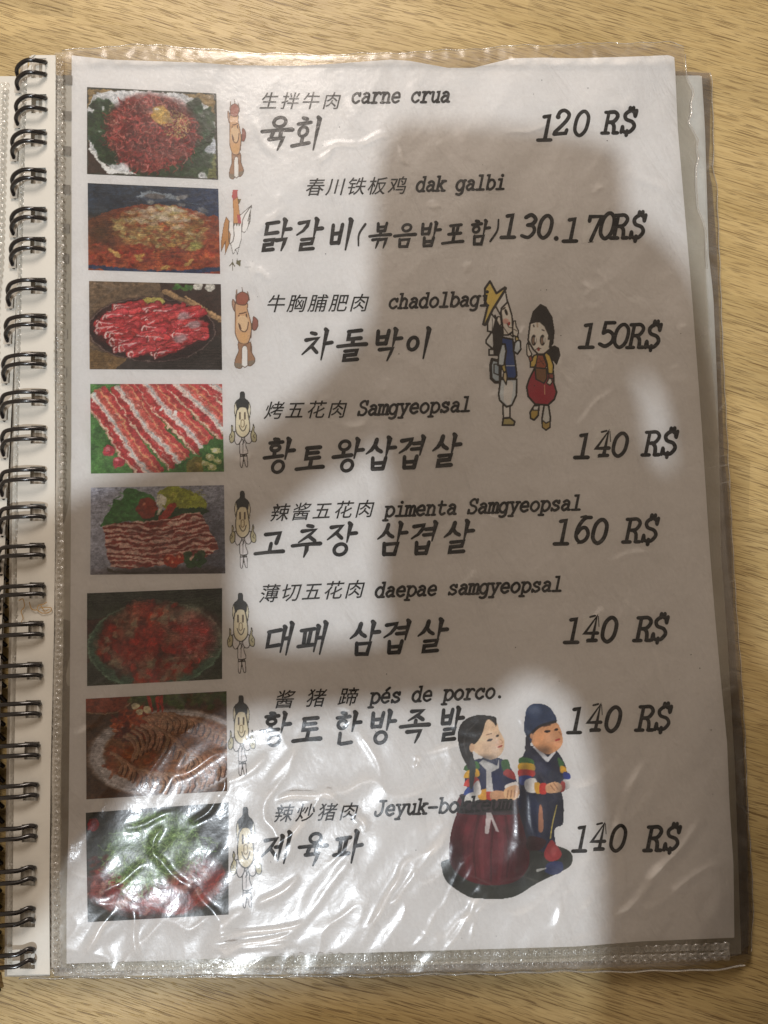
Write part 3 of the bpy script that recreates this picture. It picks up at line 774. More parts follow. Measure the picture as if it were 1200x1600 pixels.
def photo1():
    p = Pic(205, 136, 2, (150, 125, 80))
    p.tone(20, 9, 1, .85, 1.1)
    p.poly([(0, 85), (205, 85), (205, 136), (0, 136)], (70, 50, 40))
    p.poly([(-5, 60), (10, 12), (50, 2), (150, 2), (190, 20), (207, 60), (200, 70), (190, 136), (90, 136), (60, 134), (38, 128), (6, 95)], (200, 202, 205))
    p.line([(5, 96), (22, 118), (40, 131), (85, 137)], (225, 225, 222), 5, 9, True)
    p.poly([(176, 90), (203, 66), (206, 110), (186, 128)], (190, 196, 206))
    p.ell(200, 118, 14, 22, (120, 125, 70), a=.9)
    # green leaf garnish
    for cx, cy, rx, ry in ((26, 58, 24, 38), (176, 52, 24, 38), (158, 108, 34, 22), (40, 92, 26, 25), (120, 124, 50, 10)):
        for _ in range(110):
            a = U(0, 6.28); r = math.sqrt(U(0, 1))
            p.ell(cx+rx*r*math.cos(a), cy+ry*r*math.sin(a), U(4, 10), U(3, 7), jit((42, 66, 38), 18), U(0, 3), .85, .3)
    for _ in range(90):
        a = U(0, 6.28); p.line([(U(8, 50), U(25, 90)), (U(8, 50), U(25, 90))], jit((60, 90, 50), 20), .8, a=.25)
    # meat shreds
    p.ell(104, 62, 72, 55, (112, 38, 34), soft=.2)
    p.ell(90, 98, 40, 30, (112, 36, 34), soft=.3)
    for _ in range(620):
        a = U(0, 6.28); r = math.sqrt(U(0, 1)); x, y = 102+72*r*math.cos(a), 66+58*r*math.sin(a)
        t = U(0, 3.14); L = U(4, 11)
        c = R.choice([(150, 48, 44), (122, 32, 32), (172, 72, 66), (95, 28, 28), (140, 60, 50), (178, 100, 92)])
        p.line([(x, y), (x+L*math.cos(t), y+L*math.sin(t)), (x+L*math.cos(t+.5)*1.6, y+L*math.sin(t+.5)*1.6)], jit(c, 14), U(1.5, 3), U(1, 2), True, .85)
    for _ in range(80):   # pale shreds of pear, mostly at the top
        x, y = U(35, 150), abs(R.gauss(32, 25))+4; t = U(-.6, 2.4); L = U(5, 16)
        p.line([(x, y), (x+L*math.cos(t), y+L*math.sin(t))], jit((205, 165, 150), 20), .9, .6, a=.6)
    p.ell(117, 38, 15, 15, (190, 150, 70), soft=.15); p.ell(114, 34, 8, 8, (214, 178, 92), soft=.5); p.ell(111, 30, 3, 2, (250, 245, 225))
    for _ in range(260):
        a = U(0, 6.28); r = math.sqrt(U(0, 1))
        p.ell(140+24*r*math.cos(a), 52+22*r*math.sin(a), 1.5, .9, jit((176, 150, 96), 30), U(0, 3), .8)
    for w, q in ((3, [(0, 1), (204, 1)]), (4.5, [(204, 0), (204, 136)]), (3, [(0, 135), (204, 135)]), (2, [(1, 0), (1, 136)])):
        p.line(q, (62, 62, 50), w)
    p.bands(.07, 3, 2); return p
def photo2():
    p = Pic(205, 134, 2, (48, 62, 80))
    p.tone(60, 6, 3, .7, 1.25)
    k = np.clip((p.X-90)/120, 0, 1)[..., None]; p.c = p.c*(1-k)+np.array((40, 62, 100))*k
    p.poly([(82, 12), (105, 9), (138, 14), (140, 22), (84, 24)], (130, 140, 150), True); p.poly([(92, 14), (118, 13), (120, 19), (94, 20)], (110, 105, 105), True)
    p.line([(56, 26), (100, 22), (150, 23), (176, 26)], (130, 150, 165), 1.5, .6, True)
    p.ell(103, 26, 60, 7, (30, 42, 66), a=.7, soft=.4)
    p.poly([(0, 62), (20, 48), (50, 36), (100, 29), (150, 31), (185, 42), (205, 50), (205, 128), (180, 134), (10, 134), (0, 122)], (140, 62, 36), True)
    msk = np.clip((p.Y-36-12*np.abs(p.X-105)/105)/14, 0, 1)
    n = p.noise(13, 9, 8)[..., None]
    p.c = p.c*(1-msk[..., None])+msk[..., None]*(np.array((118, 44, 28))*(1-n)+np.array((196, 104, 56))*n)
    k = np.clip(1-np.hypot((p.X-20)/55, (p.Y-75)/45), 0, 1)[..., None]; p.c = p.c*(1-.7*k)+np.array((60, 52, 32))*.7*k
    for _ in range(420):
        a = U(0, 6.28); r = math.sqrt(U(0, 1)); x, y = 112+72*r*math.cos(a), 66+36*r*math.sin(a)
        c = R.choice([(200, 160, 110), (184, 134, 86), (160, 96, 58), (206, 180, 138), (150, 80, 46)])
        p.ell(x, y, U(3, 8), U(1.5, 4), jit((c[0]*.92, c[1]*1.03, c[2]*.9), 14), U(-.6, .6), .5, .6)
    for _ in range(60):
        x, y = R.gauss(120, 30), R.gauss(46, 9)
        p.ell(x, y, U(4, 10), U(2, 4), jit((198, 184, 165), 12), U(-.3, .3), .5, .5)
    for _ in range(220):
        x, y = U(5, 200), U(92, 132); c = R.choice([(160, 50, 30), (120, 36, 26), (180, 84, 40), (150, 66, 40)])
        p.ell(x, y, U(3, 8), U(1.5, 4), jit(c, 14), U(-.4, .4), .6, .4)
    for x, y in ((35, 102), (78, 112), (82, 108), (170, 92), (160, 98), (130, 90), (155, 118), (45, 108), (120, 126)):
        p.ell(x, y, U(5, 9), U(2.5, 4), jit((206, 176, 96), 14), U(-.6, .6), .8, .4)
    p.ell(168, 92, 12, 7, (146, 150, 78), -.3, .8, .4)
    p.line([(0, 127), (60, 133), (140, 133), (205, 126)], (40, 60, 96), 6, sm=True)
    p.bands(.09, 3.2, 5); return p
def photo3():
    p = Pic(207, 135, 2, (118, 96, 74))
    p.tone(40, 8, 4, .8, 1.15)
    p.poly([(110, 0), (207, 0), (207, 135), (150, 135)], (62, 42, 36)); p.poly([(0, 105), (80, 118), (90, 135), (0, 135)], (124, 96, 60))
    p.poly([(60, 118), (207, 80), (207, 135), (40, 135)], (60, 50, 46))
    p.line([(120, 14), (207, 56)], (160, 128, 90), 9); p.line([(150, 20), (207, 54)], (186, 150, 108), 3)
    for _ in range(12): p.ell(U(135, 158), U(3, 10), 5, 3, jit((70, 110, 50), 18), 0, .9)
    for x in (170, 190): p.ell(x, 5, 8, 6, (200, 196, 186))
    p.ell(98, 73, 100, 50, (52, 26, 28)); p.ell(98, 73, 99, 49, (150, 130, 120), ring=.006, soft=.02)
    p.ell(96, 70, 90, 43, (74, 34, 34))
    for _ in range(6): p.ell(U(85, 115), U(26, 32), 8, 4, jit((186, 176, 90), 14), 0, .9)
    for _ in range(420):
        a = U(0, 6.28); q = math.sqrt(U(0, 1)); x, y = 98+78*q*math.cos(a), 72+35*q*math.sin(a)
        p.ell(x, y, U(6, 13), U(3, 6), jit(R.choice([(172, 44, 52), (150, 36, 44), (190, 60, 66), (200, 96, 96)]), 12), U(-.5, .1), .8, .3)
    rows = []
    for k in range(36):
        rows.append((U(28, 165), 36+(k/36.)*70+U(-3, 3)))
    rows = [(x, y) for x, y in rows if ((x-98)/88)**2+((y-72)/44)**2 < 1]+[(60, 40), (90, 42), (130, 42), (160, 52), (40, 52), (75, 54), (120, 56), (30, 66), (65, 68), (105, 70), (150, 66), (50, 80), (90, 84), (135, 80), (60, 96), (100, 98), (130, 96), (165, 74), (82, 106), (118, 108)]
    rows.sort(key=lambda q: q[1])
    for x, y in rows:
        L = U(30, 42); t = U(-.45, -.05); w = U(9, 13)
        q = [(x-L/2*math.cos(t), y-L/2*math.sin(t)), (x+L/2*math.cos(t), y+L/2*math.sin(t))]
        p.line(q, (112, 26, 34), w+1.2); p.line(q, jit((190, 52, 58), 16), w); p.line([(a, b-w*.2) for a, b in q], jit((206, 80, 84), 14), w*.35, a=.7)
        if U(0, 1) < .7: p.line([(q[0][0]+4, q[0][1]-w*.35), (x, y-w*.1), (q[1][0]-3, q[1][1]+w*.25)], (228, 200, 196), 2, .8, True, .75)
        e = q[0]; p.ell(e[0], e[1], w*.36, w*.5, (218, 188, 182), .3); p.line([(q[0][0], q[0][1]+w*.4), (q[1][0], q[1][1]+w*.45)], jit((120, 26, 34), 10), 1.6, .8, a=.6); p.ell(e[0]+.8, e[1], w*.22, w*.34, jit((170, 60, 62), 14), .3)
        if U(0, 1) < .6: p.line([(x-4, y+w*.2), (x+U(4, 10), y-w*.3)], (232, 206, 204), U(1.5, 4), 1, a=.7)
    for x, y in ((143, 86), (165, 64), (148, 52)): p.ell(x, y, 11, 6, (170, 158, 160), -.2, .8, .5)
    m = np.clip((p.Y-80)/30, 0, 1)*np.clip((p.X-60)/60, 0, 1)
    p.c *= (1-.35*m*(np.sin(p.Y*2*math.pi/4.2)*.5+.5))[..., None]
    p.bands(.06, 3.5, 7); return p
def photo4():
    p = Pic(207, 138, 2, (70, 118, 58))
    n = p.noise(14, 14, 5)[..., None]; p.c = np.array((52, 100, 46))*(1-n)+np.array((104, 156, 84))*n
    for _ in range(60): p.line([(U(0, 207), U(0, 138)), (U(0, 207), U(0, 138))], (120, 165, 95), .8, a=.12)
    strips = []
    base = [(0, 18), (20, 12), (62, 4), (75, -6), (118, -6), (150, -6)]
    # five slices running from upper left to lower right
    for k in range(5):
        x0, y0 = -12+k*38, 28-k*12
        x1, y1 = 78+k*40, 156-k*22
        strips.append((x0, y0, x1, y1))
    for k, (x0, y0, x1, y1) in reversed(list(enumerate(strips))):
        dx, dy = x1-x0, y1-y0; L = math.hypot(dx, dy); ux, uy = dx/L, dy/L; nx, ny = uy, -ux
        def Q(t, o): return (x0+ux*t*L+nx*o+3*math.sin(t*7+k), y0+uy*t*L+ny*o)
        W_ = 42
        p.poly([Q(t, 2) for t in np.linspace(0, 1, 12)]+[Q(t, W_) for t in np.linspace(1, 0, 12)], (196, 92, 84))
        for o, w, c in ((3, 4, (226, 204, 176)), (10, 9, (182, 62, 66)), (19, 8, (220, 206, 198)), (20, 3, (180, 190, 190)), (24, 3, (205, 150, 140)), (28, 7, (196, 90, 80)), (33, 2.5, (216, 160, 120)), (39, 6, (186, 66, 68))):
            pts = [Q(t, o+U(-1, 1)) for t in np.linspace(0.0, 1, 9)]
            p.line(pts, jit(c, 8), w, w*.9, True, .92)
        for _ in range(70):
            t = U(0, .95); o = U(3, 32); a_ = Q(t, o); b_ = Q(t+U(.03, .09), o+U(-1.5, 1.5))
            p.line([a_, b_], R.choice([(225, 190, 175), (165, 50, 52), (205, 130, 112), (240, 225, 215)]), U(.7, 2), .5, a=.55)
        p.line([Q(t, 1.5) for t in np.linspace(0, 1, 9)], (130, 60, 50), 1.2, a=.6)
    for x, y, r in ((28, 103, 10), (42, 121, 10)): p.ell(x, y, r, r*.9, (190, 62, 78)); p.ell(x-3, y-3, r*.4, r*.3, (225, 130, 140), soft=.6)
    for x, y in ((185, 115), (196, 106), (198, 121), (178, 124), (190, 130), (168, 126)): p.ell(x, y, 7, 4.5, jit((196, 200, 140), 10), .4); p.ell(x-1, y-1.5, 3, 1.5, (225, 226, 190))
    p.poly([(150, 118), (172, 112), (176, 138), (150, 138)], (150, 120, 50), a=.7)
    for x, y in ((132, 46), (110, 40)): p.ell(x, y, 2.5, 4, (255, 250, 240), .5)
    p.bands(.05, 3, 9); return p
def photo5():
    p = Pic(209, 138, 2, (168, 172, 190))
    p.c *= (1.06-.3*(p.X/209)*.6-.12*p.Y/138)[..., None]
    p.tone(3, 3, 5, .93, 1.05)
    p.ell(190, 100, 26, 60, (70, 70, 84), a=.55, soft=.9); p.ell(110, 134, 100, 8, (66, 52, 48), a=.8, soft=.8)
    lf = [(16, 62), (22, 48), (34, 30), (34, 20), (50, 18), (54, 4), (66, 2), (78, 8), (92, 12), (100, 22), (96, 52), (60, 54), (30, 60)]
    p.poly(lf, (66, 128, 64), True)
    for _ in range(50): x, y = U(35, 95), U(12, 52); p.line([(x, y), (x+U(-12, 12), y+U(-8, 8))], jit((84, 150, 76), 26), U(.8, 2.5), a=.6)
    p.poly([(104, 20), (112, 4), (130, 0), (150, 6), (172, 16), (182, 30), (172, 42), (130, 44)], (152, 160, 52), True)
    for _ in range(50): x, y = U(115, 174), U(6, 38); p.line([(x, y), (x+U(-9, 9), y+U(-7, 7))], jit((176, 180, 70), 28), U(.8, 2.5), a=.6)
    p.poly([(95, 40), (170, 34), (178, 46), (90, 56)], (44, 80, 42), True)
    p.ell(88, 34, 16, 16, (150, 58, 40)); p.ell(83, 28, 4, 3, (210, 130, 100), soft=.6)
    p.line([(128, 32), (108, 56)], (170, 60, 44), 13, 9); p.ell(110, 22, 8, 9, (216, 214, 200)); p.line([(110, 28), (106, 44)], (206, 206, 190), 6, 3)
    body = [(20, 60), (60, 55), (105, 54), (150, 44), (172, 42), (196, 90), (198, 100), (180, 112), (120, 122), (60, 130), (32, 126), (24, 100)]
    p.poly(body, (150, 70, 62))
    msk = p.inside(body)
    tilt = p.Y-54+(p.X-20)*.06+5*np.sin(p.X/22.)
    w = np.sin(tilt/8.2*2*math.pi+2.2*(p.noise(26, 8, 3)-.5)*4)
    n2 = p.noise(9, 3.2, 6)
    fat = np.clip((w+1.9*(n2-.5))*1.7+.1, 0, 1)*msk
    p.c = p.c*(1-fat[..., None])+np.array((214, 176, 164))*fat[..., None]
    red = np.clip((-w-.1)*1.2, 0, 1)*msk*np.clip(p.noise(16, 5, 11)*2-.5, 0, 1)
    p.c = p.c*(1-.7*red[..., None])+np.array((116, 34, 30))*.7*red[..., None]
    for _ in range(130):
        x, y = U(26, 180), U(58, 122)
        if p.inside(body)[int(min(y, 137)*2), int(x*2)] > 0: p.line([(x, y), (x+U(8, 24), y+U(-3, 1))], R.choice([(228, 196, 184), (120, 40, 36), (190, 110, 98), (90, 34, 30)]), U(.6, 1.8), .4, a=.55)
    for x, y, r in ((122, 117, 9), (138, 114, 8), (130, 122, 7)): p.ell(x, y, r, r, (178, 62, 36)); p.ell(x-2, y-3, 2, 2, (230, 150, 120))
    for _ in range(26): p.ell(U(148, 180), U(108, 126), U(3, 8), U(2, 5), jit((48, 92, 44), 16), U(0, 3), .85)
    p.line([(28, 130), (60, 136), (110, 132)], (60, 50, 36), 4, 2, True)
    p.bands(.07, 3, 13); return p
def photo6():
    p = Pic(211, 140, 2, (66, 74, 60))
    p.tone(50, 20, 3, .7, 1.2)
    p.poly([(0, 40), (60, 30), (60, 60), (0, 110)], (98, 44, 38), a=.6)
    p.ell(106, 82, 105, 66, (84, 116, 96)); p.ell(106, 82, 104, 65, (126, 160, 136), ring=.012, soft=.03)
    p.ell(106, 76, 88, 58, (96, 44, 34), soft=.2)
    for _ in range(330):
        a = U(0, 6.28); r = math.sqrt(U(0, 1)); x, y = 104+84*r*math.cos(a), 78+60*r*math.sin(a)
        c = R.choice([(196, 52, 40), (176, 42, 34), (204, 70, 46), (120, 50, 40), (130, 92, 74), (150, 122, 100), (92, 52, 40)])
        p.ell(x, y, U(4, 13), U(3, 8), jit(c, 14), U(0, 3), .62, .5)
    for _ in range(50):
        a = U(0, 6.28); x, y = 104+80*math.cos(a)*U(.4, 1), 78+60*math.sin(a)*U(.5, 1)
        p.ell(x, y, U(4, 9), U(3, 6), jit((158, 152, 128), 14), U(0, 3), .6, .5)
    for x, y, rx, ry, c in ((84, 28, 18, 14, (205, 66, 50)), (70, 90, 26, 20, (186, 46, 38)), (104, 70, 22, 18, (196, 50, 42)), (172, 70, 34, 34, (196, 78, 86)), (60, 60, 14, 12, (150, 120, 96)), (160, 36, 20, 12, (160, 168, 150)), (134, 72, 12, 10, (156, 140, 116))):
        p.ell(x, y, rx, ry, c, 0, .55, .7)
    for _ in range(60): x, y = U(150, 200), U(50, 110); p.line([(x, y), (x+U(-10, 10), y+U(-4, 4))], jit((214, 150, 150), 20), U(1, 3), .6, a=.4)
    for _ in range(26): x, y = U(50, 200), U(20, 120); p.line([(x, y), (x+U(3, 10), y+U(-5, 5))], (214, 150, 120), 1.1, .5, a=.4)
    m = np.clip((28-p.Y)/14, 0, 1); p.c *= (1-.4*m*(np.sin(p.Y*2*math.pi/4)*.5+.5))[..., None]
    p.bands(.08, 3.2, 17); return p
def photo7():
    p = Pic(220, 157, 2, (96, 66, 44))
    p.tone(60, 10, 3, .75, 1.2)
    p.ell(28, 2, 44, 22, (140, 66, 44)); p.ell(28, 0, 46, 25, (160, 128, 96), ring=.025, soft=.03)
    for _ in range(60): p.ell(U(70, 220), abs(R.gauss(6, 9)), U(4, 10), U(2, 6), jit((70, 92, 40), 20), U(0, 3), .7, .4)
    p.ell(128, 92, 124, 68, (196, 192, 196)); p.ell(128, 90, 118, 62, (176, 170, 172), ring=.02, soft=.03)
    p.ell(134, 88, 106, 54, (146, 96, 58))
    for _ in range(170):
        a = U(0, 6.28); r = math.sqrt(U(0, 1)); p.ell(75+34*r*math.cos(a), 44+26*r*math.sin(a), U(3, 8), U(2, 5), jit(R.choice([(170, 74, 40), (140, 52, 32), (190, 96, 50), (110, 46, 30)]), 12), U(0, 3), .8, .4)
    for _ in range(60): p.ell(U(30, 110), U(78, 125), U(4, 9), U(2, 5), jit((160, 84, 44), 18), U(0, 3), .7, .4)
    for x, y in ((78, 16), (96, 22), (84, 26)): p.ell(x, y, 6, 5, (200, 192, 160))
    for x in (98, 112, 118): p.line([(x, 4), (x+U(-6, 8), 26)], (180, 50, 34), 6, 3)
    def row(pts, n, h, lean):
        q = smooth(pts, False, 12)
        for k in range(n):
            i = int(k/(n-1)*(len(q)-1)); x, y = q[i]
            c = jit((168, 124, 96), 10)
            arc = [(x-h*.30+lean, y-h*.5), (x+h*.06, y-h*.28), (x+h*.18, y+h*.05), (x+h*.05, y+h*.45)]
            p.line([(a+2.2, b+.8) for a, b in arc], (78, 44, 28), 5, 4, True)
            p.line(arc, c, 5.5, 4.5, True); p.line([(a-1.6, b) for a, b in arc], (198, 164, 138), 1.6, .9, True, .8)
    row([(98, 48), (130, 42), (165, 52), (218, 76)], 20, 26, 0)
    row([(120, 48), (165, 50), (200, 66), (225, 90)], 14, 26, 0)
    row([(70, 82), (100, 66), (135, 80), (165, 112), (205, 112)], 18, 40, 2)
    row([(50, 104), (85, 128), (130, 140), (175, 136), (210, 118)], 20, 34, 0)
    p.ell(190, 92, 28, 14, (126, 76, 44), .3, .6, .6)
    p.bands(.07, 3.2, 19); return p
def photo8():
    p = Pic(222, 175, 2, (62, 64, 60))
    p.tone(70, 10, 3, .7, 1.25)
    p.ell(12, 20, 10, 10, (150, 36, 40))
    p.ell(110, 118, 108, 52, (116, 50, 44), soft=.15); p.ell(110, 122, 110, 52, (90, 60, 52), ring=.03, soft=.05)
    for _ in range(150):
        a = U(0, 6.28); r = math.sqrt(U(0, 1)); p.ell(110+104*r*math.cos(a), 120+46*r*math.sin(a), U(5, 12), U(3, 7), jit(R.choice([(150, 58, 50), (126, 44, 40), (172, 96, 84), (180, 140, 128)]), 12), U(0, 3), .7, .4)
    p.line([(90, 150), (150, 166), (215, 110)], (160, 60, 48), 9, 6, True)
    p.ell(100, 66, 70, 52, (92, 116, 76), 0, .9, .4); p.ell(118, 36, 58, 30, (88, 112, 66), 0, .9, .4)
    for cx, cy, rx, ry in ((110, 30, 55, 26), (95, 70, 65, 42), (140, 60, 55, 34), (80, 100, 36, 22)):
        for _ in range(150):
            a = U(0, 6.28); r = math.sqrt(U(0, 1)); x, y = cx+rx*r*math.cos(a), cy+ry*r*math.sin(a)
            t = U(0, 3.14); L = U(5, 17); k = U(-.8, .8)
            p.line([(x, y), (x+L*math.cos(t), y+L*math.sin(t)), (x+1.7*L*math.cos(t+k), y+1.7*L*math.sin(t+k))], jit(R.choice([(104, 134, 78), (130, 160, 98), (156, 184, 126), (84, 108, 66), (122, 150, 88)]), 12), U(1.2, 2.8), 1, True, .8)
    for _ in range(60):
        x, y = U(40, 170), U(30, 115); t = U(0, 3.14); L = U(8, 22)
        p.line([(x, y), (x+L*math.cos(t), y+L*math.sin(t))], (186, 208, 150), 1.5, .7, a=.7)
    p.ell(60, 48, 20, 16, (130, 158, 130), 0, .5, .8)
    for _ in range(20): p.ell(U(5, 36), U(70, 110), 5, 3, jit((110, 50, 40), 16), 0, .6, .5)
    p.bands(.06, 3.2, 23); return p
QUADS = [[(136, 136), (338, 146), (341, 281), (136, 272)], [(137, 286), (341, 295), (344, 428), (138, 422)], [(139, 439), (345, 444), (347, 578), (140, 577)],
 [(141, 600), (347, 600), (350, 737), (142, 740)], [(142, 762), (350, 758), (352, 896), (141, 898)], [(136, 927), (347, 919), (347, 1061), (136, 1072)],
 [(134, 1092), (354, 1080), (355, 1236), (135, 1249)], [(134, 1270), (357, 1254), (357, 1429), (137, 1441)]]
LAB = ['photo of red raw beef shreds with an egg yolk on green leaves', 'photo of orange stir-fried chicken in a dark blue pan', 'photo of rolled red beef slices on a dark round plate',
 'photo of striped pork belly slices on green leaves', 'photo of stacked marbled pork with lettuce and tomato on grey', 'photo of red and grey food heaped in a green bowl',
 'photo of sliced brown pork trotter on a white plate', 'photo of shredded green onion heaped on a dark plate']
for k, fn in enumerate((photo1, photo2, photo3, photo4, photo5, photo6, photo7, photo8)):
    pic = fn(); pic.warp = (2.6, 2.8, 2.2, 3.2, 2.4, 2.8, 1.6, 2.2)[k]
    pic.build('printed_photo', QUADS[k], .95, label=LAB[k], k=1.25)

# ---- drawings (coordinates local to each drawing's own box, then placed)
OUT = (46, 42, 38)
def tr(pts, sx, sy): return [(x*sx, y*sy) for x, y in pts]
def cartoon(name, fn, vw, vh, x0, y0, x1, y1, label, shx=0, step=.8, ss=3):
    masked_sat = name == 'printed_drawing'
    w, h = x1-x0, y1-y0
    p = Pic(w, h, ss, (228, 226, 222)); p.grain = .03; p.gam = 1.05; p.sat = .78 if masked_sat else .95; kx, ky = w/vw, h/vh
    fn(p, lambda pts: [(a*kx, b*ky) for a, b in pts], (kx+ky)/2)
    p.build(name, [(x0, y0), (x1, y0), (x1+shx, y1), (x0+shx, y1)], step, True, .00006, label)
def chef(p, T, k):
    A = lambda pts, c, o=OUT, w=15: p.poly(T(pts), c, True, outline=o, ow=w*k)
    W_ = (214, 210, 212); SK = (220, 208, 176)
    A([(215, 950), (185, 1060), (188, 1240), (240, 1258), (320, 1238), (322, 1190), (292, 1100), (295, 950)], W_)
    A([(100, 830), (98, 1000), (140, 1080), (190, 1045), (215, 945)], W_); A([(370, 830), (388, 1000), (345, 1062), (292, 1035), (270, 945)], W_)
    A([(198, 1262), (188, 1370), (200, 1478), (232, 1480), (250, 1290)], W_); A([(252, 1290), (268, 1400), (288, 1476), (318, 1478), (318, 1360), (300, 1262)], W_)
    for q in ([(225, 980), (265, 1040), (225, 1080)], [(245, 970), (240, 1230)], [(262, 1000), (235, 1060)]): p.line(T(q), OUT, 10*k, 6*k)
    p.line(T([(205, 1290), (310, 1285)]), OUT, 20*k)
    A([(55, 720), (78, 770), (72, 830), (102, 870), (96, 1000), (50, 1050), (18, 1010), (16, 920), (46, 850), (44, 770)], (186, 178, 138)); A([(412, 706), (432, 760), (426, 830), (466, 905), (470, 990), (440, 1036), (392, 1012), (370, 910), (386, 840), (402, 780)], (186, 178, 138))
    A([(150, 290), (112, 320), (94, 420), (102, 520), (128, 610), (170, 600), (175, 330)], (216, 208, 180)); A([(300, 280), (346, 320), (370, 420), (364, 520), (342, 620), (300, 600), (290, 330)], (216, 208, 180))
    A([(150, 430), (118, 600), (114, 750), (132, 860), (180, 925), (240, 948), (300, 915), (346, 845), (358, 740), (340, 600), (318, 470), (290, 400), (230, 385)], SK, w=18)
    A([(185, 240), (192, 150), (212, 118), (246, 118), (268, 150), (275, 240), (332, 300), (322, 440), (290, 405), (230, 392), (180, 405), (152, 440), (128, 300)], (50, 54, 56), (40, 42, 42))
    p.line(T([(190, 500), (192, 612)]), (70, 52, 40), 26*k); p.line(T([(272, 500), (272, 612)]), (70, 52, 40), 26*k)
    p.line(T([(210, 640), (235, 628), (260, 650), (262, 730), (235, 760), (208, 735), (210, 640)]), (120, 96, 64), 12*k, sm=True)
    p.line(T([(178, 728), (200, 790), (240, 832), (275, 800), (296, 726)]), OUT, 14*k, sm=True)
    p.line(T([(38, 900), (60, 930), (36, 960)]), OUT, 9*k); p.line(T([(430, 890), (410, 930), (440, 960)]), OUT, 9*k)
def cow(p, T, k):
    A = lambda pts, c, o=(96, 70, 56), w=12: p.poly(T(pts), c, True, outline=o, ow=w*k)
    B = (160, 116, 84)
    A([(110, 1040), (108, 1200), (72, 1330), (64, 1440), (90, 1488), (150, 1480), (152, 1300), (158, 1130), (206, 1130), (222, 1440), (288, 1410), (304, 1330), (268, 1220), (250, 1050)], B)
    p.poly(T([(158, 1130), (206, 1130), (214, 1300), (212, 1440), (185, 1465), (152, 1450), (152, 1300)]), (226, 222, 216), True)
    p.line(T([(152, 1450), (185, 1480), (216, 1448)]), (110, 92, 80), 14*k)
    p.poly(T([(66, 1400), (70, 1480), (150, 1485), (150, 1410)]), (120, 116, 104), a=.7); p.poly(T([(225, 1370), (225, 1445), (290, 1412), (302, 1350)]), (120, 116, 104), a=.7)
    p.line(T([(262, 830), (258, 1000), (250, 1200)]), (120, 86, 66), 12*k)
    A([(280, 620), (272, 810), (308, 838), (340, 755), (336, 665), (298, 608)], (150, 88, 76))
    A([(40, 310), (34, 400), (62, 510), (84, 440), (62, 330)], (176, 136, 110))
    A([(78, 370), (72, 600), (68, 850), (92, 980), (132, 1058), (220, 1058), (256, 900), (262, 750), (238, 600), (216, 480), (208, 370)], (204, 158, 114), w=14)
    p.ell(*T([(168, 960)])[0], 60*k, 90*k, (212, 162, 100), a=.7, soft=.5)
    p.line(T([(90, 140), (80, 280)]), (140, 116, 100), 24*k, 32*k); p.line(T([(216, 175), (232, 310)]), (140, 116, 100), 22*k, 34*k); p.line(T([(150, 100), (160, 200)]), (120, 100, 90), 16*k, 22*k)
    A([(80, 290), (92, 230), (140, 178), (190, 190), (228, 250), (226, 320), (190, 398), (130, 398), (86, 370)], (160, 88, 68))
    p.line(T([(122, 552), (160, 545), (202, 524)]), (84, 54, 42), 14*k)
    p.line(T([(115, 580), (112, 670)]), (90, 62, 48), 18*k); p.line(T([(202, 560), (206, 650)]), (90, 62, 48), 18*k)
    p.poly(T([(112, 600), (92, 720), (116, 830), (178, 868), (216, 810), (228, 700), (195, 600)]), (214, 180, 138), True)
    p.line(T([(112, 720), (128, 820), (178, 866), (214, 812), (226, 700)]), (84, 54, 42), 13*k, sm=True); p.line(T([(122, 745), (136, 810)]), (110, 74, 56), 22*k)
def hen(p, T, k):
    L = lambda pts, w=12, c=(70, 66, 62), sm=False: p.line(T(pts), c, w*k, sm=sm)
    WH = (226, 222, 220)
    p.poly(T([(180, 600), (168, 760), (172, 950), (208, 1020), (240, 1170), (282, 1090), (350, 1050), (392, 900), (394, 650)]), WH)
    p.poly(T([(370, 495), (560, 325), (550, 560), (500, 700), (440, 800), (395, 780)]), WH)
    p.poly(T([(125, 525), (180, 600), (164, 750), (200, 830), (182, 985), (102, 1190), (112, 950), (40, 1130), (38, 950), (84, 650)]), (190, 132, 74), outline=(96, 66, 44), ow=10*k)
    for q in ([(180, 600), (168, 760), (172, 950), (208, 1020), (240, 1170), (268, 1150), (285, 1090), (350, 1050), (392, 900), (396, 650)], [(250, 650), (264, 850), (242, 950), (200, 990)], [(395, 780), (440, 800), (480, 760), (510, 680), (545, 590), (535, 520), (560, 330), (370, 495)],
              [(560, 330), (450, 490), (410, 580), (400, 700)], [(540, 440), (500, 600)], [(545, 500), (510, 650)], [(290, 1090), (320, 1170), (352, 1050)], [(240, 1170), (236, 1300)], [(312, 1165), (315, 1290)]): L(q)
    L([(563, 50), (572, 700), (585, 1450)], 9, (120, 118, 120)); L([(450, 1395), (550, 1395)], 16, (150, 148, 146))
    p.poly(T([(170, 1380), (236, 1290), (288, 1385), (262, 1390), (245, 1350), (240, 1470), (228, 1470), (225, 1345), (180, 1390)]), (96, 90, 66)); p.poly(T([(290, 1330), (302, 1280), (384, 1270), (370, 1392)]), (104, 98, 70))
    p.poly(T([(240, 250), (325, 180), (350, 400), (382, 640), (250, 640), (246, 420)]), (204, 144, 84), outline=(110, 76, 50), ow=9*k)
    p.poly(T([(235, 55), (330, 55), (325, 180), (242, 250), (220, 180)]), (188, 84, 82)); p.poly(T([(310, 480), (368, 500), (386, 640), (330, 640)]), (186, 76, 82))
    p.poly(T([(336, 222), (385, 220), (350, 300)]), (130, 118, 66), outline=(80, 70, 48), ow=8*k)
    for x in (262, 308, 350): p.poly(T([(x-22, 640), (x+22, 640), (x, 700)]), (110, 104, 90))
